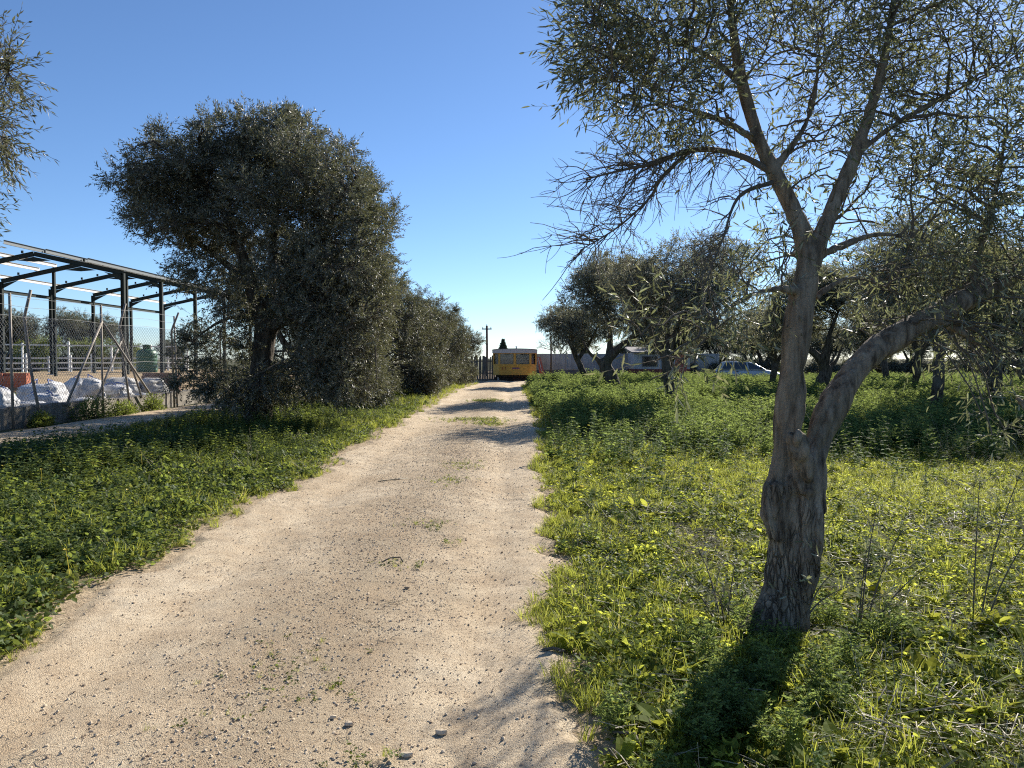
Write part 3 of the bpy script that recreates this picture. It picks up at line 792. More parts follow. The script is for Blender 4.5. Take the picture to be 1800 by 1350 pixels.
# row on the left of the track, behind the big olive
left2 = generic(31, (-6.2, 23.6, 0), 'bushy olive tree directly behind the big round-crowned one', h=6.1, spread=3.2, r=.22, fork=1.0, n_twig=8500, per=14, low=-.1, skirt=1.0, mat='leaf', leaf=.11)
left3 = generic(32, (-5.3, 31.5, 0), 'bushy olive tree with dense skirt, third of the left row', h=5.3, spread=3.0, r=.22, fork=.9, n_twig=7500, per=14, low=-.2, skirt=1.2, mat='leaf', leaf=.12)
copy_tree(left2, (-5.1, 38.5, 0), 2.1, (.84, .84, .86), 'smaller olive tree, fourth of the left row beside the track')
copy_tree(left3, (-4.7, 44.5, 0), 5.2, (.88, .88, .92), 'olive tree fifth in the left row, next to last')
copy_tree(left3, (-3.6, 50.0, 0), 4.0, (.72, .72, .76), 'last olive tree of the left row, reaching towards the yellow caravan')
# row on the right of the track
r3_limbs = [limb((4.7, 22.5, 0), [(1192, 760, 22.5, .22), (1186, 715, 22.5, .17), (1175, 670, 22.5, .15), (1168, 625, 22.5, .14), (1150, 590, 22.4, .09), (1120, 540, 22.2, .06), (1090, 490, 22, .03)]),
            limb((4.7, 22.5, 0), [(1168, 640, 22.5, .11), (1190, 580, 22.6, .09), (1220, 520, 22.8, .06), (1250, 460, 23, .03)]),
            limb((4.7, 22.5, 0), [(1170, 630, 22.5, .09), (1175, 550, 22.9, .06), (1170, 470, 23.2, .03)])]
right3 = generic(41, (4.7, 22.5, 0), 'olive tree with slim slanting trunk, nearest of the right row beyond the foreground tree', h=5.9, spread=2.8, fork=1.7, n_twig=4300, per=13, leaf=.095, width=.022, limbs=r3_limbs, low=.15, voxel=.04, hang=.25)
r2_limbs = [limb((4.7, 33, 0), [(1096, 735, 33, .42), (1085, 695, 33, .36), (1072, 660, 33, .31), (1064, 640, 33, .26), (1085, 615, 33, .18), (1110, 595, 32.8, .13), (1140, 570, 32.5, .08), (1170, 530, 32, .04)]),
            limb((4.7, 33, 0), [(1066, 650, 33, .2), (1072, 610, 33.2, .15), (1070, 570, 33.4, .1), (1050, 520, 33.6, .05)]),
            limb((4.7, 33, 0), [(1068, 655, 33, .16), (1050, 632, 33, .11), (1036, 620, 33, .08), (1020, 590, 33, .04)])]
right2 = generic(42, (4.7, 33, 0), 'olive tree with thick slanting forked trunk in the right row', h=6.5, spread=3.0, fork=1.6, n_twig=4300, per=13, leaf=.12, width=.03, limbs=r2_limbs, low=.3, voxel=.05, hang=.3)
right1 = generic(43, (4.5, 46, 0), 'far olive tree of the right row with thin arching limbs beside the rusty post', h=5.6, spread=3.0, r=.2, fork=1.6, n_twig=3600, per=13, leaf=.13, width=.032, low=.1, lean=(-.6, .1), hang=.4)
# grove on the right
grove = [((10.6, 19.2), 41, 1.0, 'olive tree in the shade behind the leaning right stem of the foreground tree'), ((11.2, 28.5), 42, .85, 'olive tree seen just right of the foreground trunk'),
         ((16.2, 25.5), 43, 1.0, 'olive tree near the right edge of the shaded grove'), ((17.8, 34.0), 41, 1.05, 'olive tree deep in the grove behind the edge tree'), ((13.0, 38.5), 43, .9, 'olive tree in front of the silver car'),
         ((23.5, 31.0), 42, .9, 'far right olive tree at the rear of the grove'), ((9.2, 46.0), 41, .95, 'olive tree standing before the red and white wall'), ((21.0, 43.0), 43, 1.0, 'olive tree at the back of the grove right of the car'),
         ((13.9, 22.0), 41, .95, 'low olive tree right of the shaded one behind the leaning stem'), ((7.6, 39.5), 43, .85, 'olive tree between the thick forked trunk and the outbuilding'), ((26.5, 39.0), 42, .95, 'olive tree at the far right corner of the grove'), ((20.0, 27.5), 42, .9, 'olive tree at the right picture edge behind the leafy shoots')]
srcs = {41: right3, 42: right2, 43: right1}
for i, ((x, y), s, k, lab) in enumerate(grove):
    copy_tree(srcs[s], (x, y, 0), 1.3 + 2.3 * i, (k, k, k), lab, 'olive trees of the right grove')
# trees behind the yard and on the skyline
backs = [((-50, 76), left2, 1.2, 'tall dark tree behind the yard at the left picture edge'), ((-43.5, 78), left3, 1.35, 'round dark tree behind the white rails'), ((-37, 84), left2, .68, 'low dark tree right of the round one behind the rails'), ((-63, 95), left3, 1.4, 'dark tree farthest left beyond the yard'),
         ((-27, 100), left3, .72, 'small far tree beyond the green tank'), ((-34, 128), left2, .8, 'far olive beyond the tank on the skyline'),
         ((14, 92), left3, .85, 'far olive on the skyline right of the caravan'), ((27, 88), left2, .9, 'far olive on the skyline behind the car'), ((38, 80), left3, 1.0, 'far olive on the skyline at the right'), ((50, 84), left2, 1.0, 'farthest olive on the right skyline')] + [((12.5 + 4.1 * i, 60.5 + 1.5 * (i % 3)), (left3, left2)[i % 2], (.86, .80)[i % 2] + .05 * (i % 3), 'dense olive in the hedge line closing the grove, number %s from its left end' % w) for i, w in enumerate('one two three four five six seven eight nine'.split())]
for i, ((x, y), s, k, lab) in enumerate(backs):
    copy_tree(s, (x, y, .0), .7 + 1.9 * i, (k, k, k), lab, 'trees on the skyline')

# citrus-green shrubs in the yard
shrub = generic(55, (-43, 70, .5), 'bright green shrub behind the white rails, leftmost', h=3.5, spread=2.2, r=.08, fork=.35, n_twig=1300, per=12, leaf=.13, width=.05, mat='leaf_citrus', voxel=.02, low=-.1, group='shrubs behind the white rails')
shrub.name = 'shrub'; shrub['category'] = 'shrub'
copy_tree(shrub, (-39.2, 71, .5), 2.0, (.95,) * 3, 'bright green shrub behind the white rails, second from the left')
copy_tree(shrub, (-36, 72, .5), 4.0, (.9,) * 3, 'bright green shrub behind the white rails, rightmost')

# slender cypresses and a bare tree on the skyline
def cypress(loc, h, label, seed):
    rng = np.random.default_rng(seed)
    t = empty('cypress_tree', loc); tag(t, label, 'cypress', 'cypresses on the skyline')
    MB().rod([(0, 0, -.2), (0, 0, h * .5), (0, 0, h * .9)], [.16, .1, .03], 8).build('trunk', M['bark_dark'], t, True)
    n = 6000
    z = rng.random(n); rad = (0.5 * np.sin(np.clip(z * 1.02 + .04, 0, 1) ** .6 * math.pi) + .06) * h * .42 * rng.random(n) ** .4
    a = rng.random(n) * 6.283
    P = np.stack([rad * np.cos(a), rad * np.sin(a), h * (.08 + .92 * z)], 1)
    V, F = leaves_mesh(rng, P, unit(np.stack([np.cos(a) * .4, np.sin(a) * .4, np.ones(n)], 1) + rng.normal(size=(n, 3)) * .3), h * .07, h * .02)
    tag(mesh_obj('crown', fast_mesh('crown', V, F), M['leaf_cypress'], t), kind='stuff')
cypress((-1.25, 108, 0), 4.2, 'dark conical cypress on the skyline above the caravan roof', 3)
cypress((8.5, 96, 0), 4.8, 'dark cypress on the skyline right of the rusty post', 4)

def bare_tree(loc, h, seed, label):
    rng = np.random.default_rng(seed)
    t = empty('bare_tree', loc); tag(t, label, 'bare tree')
    br = []
    MB().rod([(0, 0, -.2), (.05, 0, h * .2), (0, .05, h * .38)], [.14, .11, .09], 8).build('trunk', M['bark_dark'], t, True)
    def rec(p, d, ln, r, lev):
        e = p + d * ln; c = p + d * ln * .5 + rng.normal(size=3) * ln * .08
        br.append((bez(p, c, e, 5), np.linspace(r, r * .55, 5)))
        if lev == 0: return
        for _ in range(3):
            rec(p + d * ln * rng.uniform(.55, 1), unit(d + rng.normal(size=3) * .55 + np.array([0, 0, .12])), ln * rng.uniform(.55, .75), r * .55, lev - 1)
    for k in range(5):
        rec(np.array([0, 0, h * .36]), unit(np.array([math.cos(k * 1.26), math.sin(k * 1.26), 1.1])), h * .3, .05, 4)
    V, F = merge([tube(p, r, 4) for p, r in br])
    mesh_obj('branch_work', fast_mesh('branch_work', V, F, True), M['twig'], t)
bare_tree((4.6, 76, 0), 4.6, 2, 'leafless grey tree behind the wall right of the caravan')

# ------------------------------------------------------------------ yellow static caravan at the end of the track
def caravan():
    t = empty('static_caravan', (0.2, 55.0, 0)); tag(t, 'ochre yellow static caravan with bay windows at the end of the track', 'caravan')
    W, D, Z0, ZS, ZT = 1.55, 8.5, .45, 1.18, 2.02
    plan = [(-W, .55), (-W + .42, .08), (W - .42, .08), (W, .55), (W, D), (-W, D)]
    def shell(z0, z1, push=0.0):
        n = len(plan); mb = MB()
        P = [(x, y - push * (y < 1), z0) for x, y in plan] + [(x, y, z1) for x, y in plan]
        mb.add(P, [tuple(range(n))[::-1], tuple(range(n, 2 * n))] + [(i, (i + 1) % n, n + (i + 1) % n, n + i) for i in range(n)]); return mb
    low = shell(Z0, ZS).build('lower_panel', M['van_yellow'], t, bevel=.02)
    for k in range(5):
        z = .53 + k * .12
        MB().box(-W + .44, W - .44, .065, .079, z, z + .022).build('ribbing', M['van_yellow'], low)
    MB().box(-W + .40, W - .40, .052, .079, ZS - .10, ZS - .03).build('waist_trim', M['van_yellow'], low)
    for x in (-.92, -.70):
        MB().box(x, x + .06, .060, .079, .83, 1.02).build('rust_streak', M['van_rust'], low)
    MB().box(-.18, .33, .055, .078, .88, .99).build('number_plate', M['purple'], low)
    # interior box, curtains and glazing between posts
    posts = [(-W, .55), (-W + .42, .08), (0.0, .08), (W - .42, .08), (W, .55)]
    names = 0
    for i in range(4):
        (x0, y0), (x1, y1) = posts[i], posts[i + 1]
        a, b = Vector((x0, y0, 0)), Vector((x1, y1, 0)); d = (b - a); L = d.length; d.normalize(); nrm = Vector((d.y, -d.x, 0))
        w = MB(); i0, i1 = .09, L - .09
        q = lambda s, z, o: a + d * s + nrm * o + Vector((0, 0, z))
        w.add([q(i0, ZS + .05, -.03), q(i1, ZS + .05, -.03), q(i1, ZT - .04, -.03), q(i0, ZT - .04, -.03)], [(0, 1, 2, 3)])
        win = w.build('window_pane', M['glass'], t)
        c = MB(); n = 26; vs, fs = [], []
        for k in range(n):
            s = i0 + (i1 - i0) * k / (n - 1); o = -.14 + .02 * math.sin(k * 1.9)
            top = ZT - .05 - (.12 * max(0, 1 - abs(k / (n - 1) - .5) * 3.2) if i in (1, 2) else 0)
            vs += [tuple(q(s, ZS + .03, o)), tuple(q(s, top, o))]
        for k in range(n - 1): fs.append((2 * k, 2 * k + 2, 2 * k + 3, 2 * k + 1))
        c.add(vs, fs).build('curtain', M['curtain'], win, True)
        fr = MB()
        for s0, s1, z0, z1 in ((i0 - .05, i0, ZS, ZT), (i1, i1 + .05, ZS, ZT), (i0, i1, ZS, ZS + .05), (i0, i1, ZT - .04, ZT)):
            fr.add([q(s0, z0, .004), q(s1, z0, .004), q(s1, z1, .004), q(s0, z1, .004), q(s0, z0, -.05), q(s1, z0, -.05), q(s1, z1, -.05), q(s0, z1, -.05)],
                   [(0, 1, 2, 3), (7, 6, 5, 4), (0, 4, 5, 1), (1, 5, 6, 2), (2, 6, 7, 3), (3, 7, 4, 0)])
        fr.build('window_frame', M['van_yellow'], win)
    for i, (x, y) in enumerate(posts):
        MB().prism([(-.05, -.05), (.05, -.05), (.05, .05), (-.05, .05)], (x * .985, y + .03, ZS - .01), (x * .985, y + .03, ZT + .01), (0, 1, 0)).build('window_post', M['van_yellow'], t)
    MB().box(-W, -W + .05, .6, D, ZS, ZT + .02).box(W - .05, W, .6, D, ZS, ZT + .02).box(-W + .05, W - .05, D - .05, D, ZS, ZT + .02).build('side_wall', M['van_yellow'], t)
    # white fascia and low arched roof
    n = 13; prof = [(-W - .06, ZT), (W + .06, ZT)] + [((W + .06) * math.cos(math.pi * k / (n - 1)), ZT + .20 + .11 * math.sin(math.pi * k / (n - 1)) ** .8) for k in range(n)]
    m = MB(); N = len(prof)
    m.add([(x, -.05, z) for x, z in prof] + [(x, D + .05, z) for x, z in prof], [tuple(range(N)), tuple(range(N, 2 * N))[::-1]] + [(i, N + i, N + (i + 1) % N, (i + 1) % N) for i in range(N)])
    roof = m.build('roof', M['van_white'], t)
    e = MB()
    arc = [((W + .08) * math.cos(math.pi * k / (n - 1)), -.07, ZT + .205 + .115 * math.sin(math.pi * k / (n - 1)) ** .8) for k in range(n)]
    e.rod(arc, .018, 6).build('roof_edge', M['van_dark'], roof)
    MB().lathe([(.05, 0), (.05, .16), (.07, .17), (.07, .22)], 12, (.12, 1.2, ZT + .29)).build('flue', M['galv'], roof)
    MB().box(-W + .15, W - .15, .5, D - .3, .30, .45).build('chassis', M['van_dark'], t)
    for s in (-1, 1):
        y = 4.4
        wh = MB().lathe([(.2, -.09), (.31, -.07), (.32, 0), (.31, .07), (.2, .09)], 20).build('wheel', M['rubber'], t, True)
        wh.location = (s * 1.25, y, .32); wh.rotation_euler = (0, R(90), 0)
        MB().box(s * 1.2 - .06, s * 1.2 + .06, .7, .82, 0, .32).build('corner_steady', M['galv'], t)
    MB().box(-W + .1, W - .35, .75, .80, -.02, .30).build('skirt_board', M['van_dark'], t)
caravan()

# clutter at the caravan's right corner
t = empty('gas_bottle', (1.78, 53.2, .03)); tag(t, 'orange gas bottle standing at the caravan corner', 'gas bottle')
MB().lathe([(.10, 0), (.15, .03), (.15, .40), (.13, .46), (.06, .50)], 18).build('body', M['orange'], t, True)
MB().lathe([(.10, .47), (.10, .56), (.085, .56), (.085, .47)], 18).build('collar', M['galv'], t)
MB().lathe([(.02, .48), (.02, .55)], 10).build('valve', M['galv'], t)
t = empty('leaning_panel', (2.05, 54.4, 0)); tag(t, 'faded red panel leaning beside the caravan', 'panel')
m = MB(); m.add([(-.02, 0, 0), (.36, .1, 0), (-.02, .12, 1.75), (-.26, .1, 1.75), (-.02, .04, 0), (.36, .14, 0), (-.02, .16, 1.75), (-.26, .14, 1.75)], [(0, 1, 2, 3), (7, 6, 5, 4), (0, 4, 5, 1), (1, 5, 6, 2), (2, 6, 7, 3), (3, 7, 4, 0)])
m.build('board', M['red_panel'], t)
m = MB(); m.add([(.02, -.02, .78), (.06, .0, .78), (-.16, .08, 1.7), (-.22, .08, 1.7)], [(0, 1, 2, 3)]); m.build('pale_strip', M['van_white'], t)
t = empty('plank_pile', (2.2, 53.4, .03)); tag(t, 'pale plank lying on blocks beside the gas bottle', 'plank')
MB().box(-.35, .55, -.08, .08, .12, .16).build('plank', M['white_paint'], t)
for x in (-.25, .4): MB().box(x - .08, x + .08, -.07, .07, 0, .12).build('block', M['concrete'], t)
t = empty('white_canister', (1.42, 53.1, .03)); tag(t, 'small white plastic canister left of the gas bottle', 'canister')
MB().lathe([(.09, 0), (.11, .02), (.11, .2), (.04, .25), (.035, .29)], 14).build('body', M['white_paint'], t, True)
MB().lathe([(.04, .285), (.04, .32)], 12).build('cap', M['red_panel'], t)

# grey wall to the right of the caravan, boards to the left
def far_wall():
    t = empty('boundary_wall', (1.9, 60.5, 0)); tag(t, 'grey concrete panel wall with dark plinth right of the caravan', 'wall')
    for i in range(6):
        x = i * 2.4
        MB().box(x + .02, x + 2.38, 0, .14, .78, 2.02).build('panel', M['grey_wall'], t, bevel=.01)
        MB().box(x, x + 2.4, -.05, .2, -.1, .775).build('plinth', M['dark_wall'], t)
        MB().box(x - .06, x + .06, -.04, .18, .78, 2.12).build('pillar', M['grey_wall'], t)
far_wall()
rng0 = random.Random(4)
t = empty('board_fence', (-3.7, 57.5, 0)); tag(t, 'dark upright board fence left of the caravan', 'fence')
for i in range(20):
    h = 1.75 + rng0.uniform(-.12, .12)
    b = MB().box(-.055, .055, -.012, .012, 0, h).build('board', M['board'], t); b.location = (i * .125, rng0.uniform(-.015, .015), 0); b.rotation_euler = (0, rng0.uniform(-.03, .03), 0)
for z in (.5, 1.4): MB().box(-.1, 2.5, .03, .07, z, z + .08).build('rail', M['board'], t)

def low_shed():
    t = empty('outbuilding', (9.1, 57.5, 0)); tag(t, 'low white outbuilding with oxide red base behind the right row', 'outbuilding')
    MB().box(0, 4.2, 0, 4, .85, 2.05).build('wall', M['white_wall'], t)
    MB().box(-.03, 4.23, -.03, 4.03, 0, .85).build('painted_base', M['red_wall'], t)
    r = MB(); r.add([(-.2, -.3, 2.05), (4.4, -.3, 2.05), (4.4, 4.3, 2.5), (-.2, 4.3, 2.5), (-.2, -.3, 2.13), (4.4, -.3, 2.13), (4.4, 4.3, 2.58), (-.2, 4.3, 2.58)], [(3, 2, 1, 0), (4, 5, 6, 7), (0, 1, 5, 4), (1, 2, 6, 5), (2, 3, 7, 6), (3, 0, 4, 7)])
    r.build('roof', M['dark_wall'], t)
    d = MB().box(3.1, 3.95, -.045, .02, .0, 1.95).build('door', M['red_panel'], t)
    MB().lathe([(.03, 0), (.03, .05)], 8, (3.85, -.08, .98)).build('handle', M['galv'], d)
    w = MB().box(.7, 1.7, -.012, .02, 1.1, 1.75).build('window', M['car_glass'], t)
    MB().box(.62, .70, -.03, .02, 1.04, 1.81).box(1.70, 1.78, -.03, .02, 1.04, 1.81).box(.70, 1.70, -.03, .02, 1.75, 1.81).box(.70, 1.70, -.05, .02, 1.04, 1.10).build('frame', M['board'], w)
low_shed()

def post(name, loc, h, r, label, cat):
    t = empty(name, loc); tag(t, label, cat)
    MB().rod([(0, 0, -.1), (0.02, 0, h * .5), (0, 0, h)], r, 8).build('shaft', M['rust_post'], t, True)
    return t
t = post('rusty_post', (2.55, 50.5, 0), 3.1, .055, 'tall rusty post standing right of the caravan', 'post')
MB().box(-.07, .07, -.07, .07, 3.06, 3.12).build('cap', M['rust_post'], t)
t = post('utility_pole', (-2.35, 72, 0), 4.7, .10, 'thin utility pole behind the left row', 'utility pole')
MB().box(-.45, .45, -.05, .05, 4.35, 4.45).build('crossarm', M['rust_post'], t)
for x in (-.38, 0, .38): MB().lathe([(.03, 0), (.05, .05), (.03, .1), (.045, .14)], 8, (x, 0, 4.45 if x else 4.7)).build('insulator', M['galv'], t, True)

# ------------------------------------------------------------------ silver car among the trees
def car():
    t = empty('parked_car', (15.3, 50.0, 0), R(-14)); tag(t, 'pale silver hatchback parked beyond the grove', 'car')
    # side profile along local x (front = +x)
    low = [(-2.05, .28), (-2.1, .55), (-2.05, .85), (1.15, .92), (1.75, .80), (2.05, .62), (2.08, .32)]
    W = .84
    rows = [(-W * .9, .0), (-W, .12), (-W * .99, 1.0), (W * .99, 1.0), (W, .12), (W * .9, .0)]
    xs = [-2.08, -2.0, -1.5, -.6, .4, 1.1, 1.5, 1.85, 2.06]
    zb = [.34, .26, .24, .24, .24, .24, .24, .26, .34]; zt = [.80, .90, .94, .94, .94, .92, .86, .76, .62]
    hw = [.70, .80, .84, .85, .85, .84, .82, .78, .66]
    m = MB(); ring = 12; vs, fs = [], []
    for x, b, tp, h in zip(xs, zb, zt, hw):
        for k in range(ring):
            a = 2 * math.pi * (k + .5) / ring; c, s = math.cos(a), math.sin(a)
            e = .45
            vs.append((x, h * math.copysign(abs(c) ** e, c), (b + tp) / 2 + (tp - b) / 2 * math.copysign(abs(s) ** e, s)))
    for i in range(len(xs) - 1):
        for k in range(ring): fs.append((i * ring + k, i * ring + (k + 1) % ring, (i + 1) * ring + (k + 1) % ring, (i + 1) * ring + k))
    fs += [tuple(range(ring)), tuple((len(xs) - 1) * ring + k for k in range(ring))[::-1]]
    body = m.add(vs, fs).build('body', M['car'], t, True)
    cab = [(-1.95, .92), (-1.62, 1.40), (-1.2, 1.47), (-.1, 1.46), (.35, 1.36), (1.12, .92)]
    m = MB(); n = len(cab); wid = lambda z: .80 - (z - .9) * .34
    m.add([(x, -wid(z), z) for x, z in cab] + [(x, wid(z), z) for x, z in cab], [tuple(range(n)), tuple(range(n, 2 * n))[::-1]] + [(i, n + i, n + (i + 1) % n, (i + 1) % n) for i in range(n)])
    m.build('cabin', M['car'], t, bevel=.03)
    def pane(name, pts): 
        m = MB(); m.add(pts, [tuple(range(len(pts)))]); m.build(name, M['car_glass'], t)
    for s in (-1, 1):
        o = lambda x, z: (x, s * (wid(z) + .006), z)
        for poly in ([(-1.62, .96), (-1.42, 1.36), (-.98, 1.39), (-.98, .96)], [(-.90, .96), (-.90, 1.39), (-.12, 1.39), (-.02, .96)], [(.05, .96), (-.04, 1.385), (.30, 1.30), (.88, .96)]):
            pane('side_window', [o(x, z) for x, z in (poly if s < 0 else poly[::-1])])
        for x in (-1.32, 1.30):
            w = MB().lathe([(.18, -.1), (.29, -.09), (.305, 0), (.29, .09), (.18, .1)], 22).build('wheel', M['rubber'], t, True)
            w.location = (x, s * .76, .305); w.rotation_euler = (R(90), 0, 0)
            hb = MB().lathe([(.03, -.108), (.17, -.104), (.175, -.08), (.175, .08), (.17, .104), (.03, .108)], 18).build('rim', M['chrome'], w, True)
        h = MB().lathe([(.02, 0), (.11, .015), (.12, .06)], 14).build('headlight', M['glass'], t, True); h.location = (1.99, s * .52, .66); h.rotation_euler = (0, R(-75), 0)
        MB().box(-2.09, -2.0, s * .66 - .09, s * .66 + .09, .62, .86).build('tail_lamp', M['red_lamp'], t)
        MB().box(.72, .86, s * .90 - .09, s * .90 + .09, .98, 1.10).build('wing_mirror', M['black_plastic'], t, bevel=.02)
        MB().box(-.75, -.58, s * .85 - .02, s * .85 + .02, .80, .83).build('door_handle', M['black_plastic'], t)
    pane('windscreen', [(.40, -.60, 1.345), (1.06, -.74, .965), (1.06, .74, .965), (.40, .60, 1.345)])
    pane('rear_window', [(-1.94, .70, .99), (-1.94, -.70, .99), (-1.69, -.60, 1.33), (-1.69, .60, 1.33)])
    MB().box(1.98, 2.11, -.62, .62, .30, .48).build('front_bumper', M['black_plastic'], t, bevel=.03)
    MB().box(-2.13, -2.0, -.66, .66, .32, .52).build('rear_bumper', M['black_plastic'], t, bevel=.03)
car()

# ------------------------------------------------------------------ fence, wall and yard on the left
def low_wall():
    t = empty('low_wall', (-11.2, 9, 0)); tag(t, 'low rendered concrete wall below the wire fence', 'wall')
    rr = random.Random(2); y = 0
    while y < 48:
        L = 3.0; h = .52 + rr.uniform(-.03, .03)
        m = MB(); n = 13; vs, fs = [], []
        for k in range(n):
            yy = y + .012 + (L - .024) * k / (n - 1); hh = h + rr.uniform(-.018, .018)
            vs += [(-.10, yy, -.1), (.10, yy, -.1), (.10 + rr.uniform(-.008, .008), yy, hh), (-.10, yy, hh + rr.uniform(-.01, .01))]
        for k in range(n - 1):
            a = k * 4
            for i in range(4): fs.append((a + i, a + (i + 1) % 4, a + 4 + (i + 1) % 4, a + 4 + i))
        fs += [(0, 1, 2, 3), tuple((n - 1) * 4 + i for i in range(4))[::-1]]
        m.add(vs, fs).build('wall_section', M['concrete'], t)
        y += L
low_wall()

def fence():
    X = -10.98
    t = empty('chain_link_fence', (X, 9, 0)); tag(t, 'chain link fence on weathered leaning posts along the low wall', 'fence')
    O = np.array([X, 9, 0])
    # (y, leaning offsets) straight and cranked posts
    def tube_part(name, pts, r=.030): MB().rod(np.asarray(pts) - O, r, 8).build(name, M['post'], t, True)
    tube_part('post', [(X, 16.9, .0), (X - .02, 16.9, 3.05)])
    tube_part('post', [(X + .12, 17.75, 0), (X - .10, 17.7, 1.4), (X - .18, 17.65, 2.55), (X - .15, 17.65, 2.68), (X - .02, 17.65, 3.18)], .034)
    tube_part('post', [(X - .04, 20.7, .0), (X - .05, 20.7, 3.05)])
    tube_part('post', [(X + .10, 21.95, 0), (X - .05, 21.9, 1.4), (X - .14, 21.85, 2.5), (X - .12, 21.85, 2.62), (X + .03, 21.85, 3.17)], .034)
    tube_part('brace', [(X - .04, 20.72, 2.6), (X - .05, 19.0, .45)])
    tube_part('brace', [(X - .04, 20.72, 2.6), (X + .12, 23.6, .15)])
    tube_part('brace', [(X - .10, 21.85, 2.1), (X - .08, 20.35, .4)])
    tube_part('brace', [(X - .10, 21.85, 2.3), (X - .10, 23.0, .45)])
    tube_part('post', [(X + .04, 24.9, 0), (X - .02, 24.9, 2.5), (X + .03, 24.9, 2.65), (X + .22, 24.9, 3.1)], .034)
    tube_part('post', [(X - .0, 25.2, 0), (X - .06, 25.2, 3.0)])
    for y in (12.6, 29, 33, 37, 41, 45, 49, 53):
        tube_part('post', [(X, y, 0), (X + random.Random(y).uniform(-.08, .05), y, 2.55), (X + .2, y, 3.05)], .032)
    # woven diamond mesh, each bay one part
    ys = [9.5, 12.6, 16.9, 20.7, 25.2, 29, 33, 37, 41, 45, 49, 53]
    rr = np.random.default_rng(6)
    for y0, y1 in zip(ys[:-1], ys[1:]):
        z0, z1, pitch = .48, 2.55, .105
        parts = []
        for sgn in (1, -1):
            for c in np.arange(y0 - (z1 - z0), y1 + (z1 - z0), pitch):
                # line y = c + sgn*(z - z0) clipped to the bay
                zs = np.linspace(z0, z1, 9); yy = c + sgn * (zs - z0) if sgn > 0 else c + (z1 - z0) - (zs - z0)
                k = (yy >= y0) & (yy <= y1)
                if k.sum() < 2: continue
                zs, yy = zs[k], yy[k]
                bul = .06 * np.sin((yy - y0) / (y1 - y0) * math.pi) * np.sin((zs - z0) / (z1 - z0) * 3 + y0)
                parts.append(tube(np.stack([np.full(len(zs), -.02) + bul + .003 * sgn, yy - 9, zs], 1), np.full(len(zs), .0034), 3))
        V, F = merge(parts)
        tag(mesh_obj('wire_mesh', fast_mesh('wire_mesh', V, F), M['wire'], t), kind='stuff')
    for z, x in ((2.56, 0), (1.5, 0), (2.78, .05), (2.98, .12)):
        pts = [(x - .02, y - 9, z + (.02 * math.sin(y * 1.7))) for y in np.arange(9.5, 53, .8)]
        MB().rod(pts, .004, 4).build('line_wire', M['wire'], t)
fence()

def ibeam(h, b, tf=.016, tw=.012):
    return [(-b / 2, -h / 2), (b / 2, -h / 2), (b / 2, -h / 2 + tf), (tw / 2, -h / 2 + tf), (tw / 2, h / 2 - tf), (b / 2, h / 2 - tf), (b / 2, h / 2), (-b / 2, h / 2), (-b / 2, h / 2 - tf), (-tw / 2, h / 2 - tf), (-tw / 2, -h / 2 + tf), (-b / 2, -h / 2 + tf)]

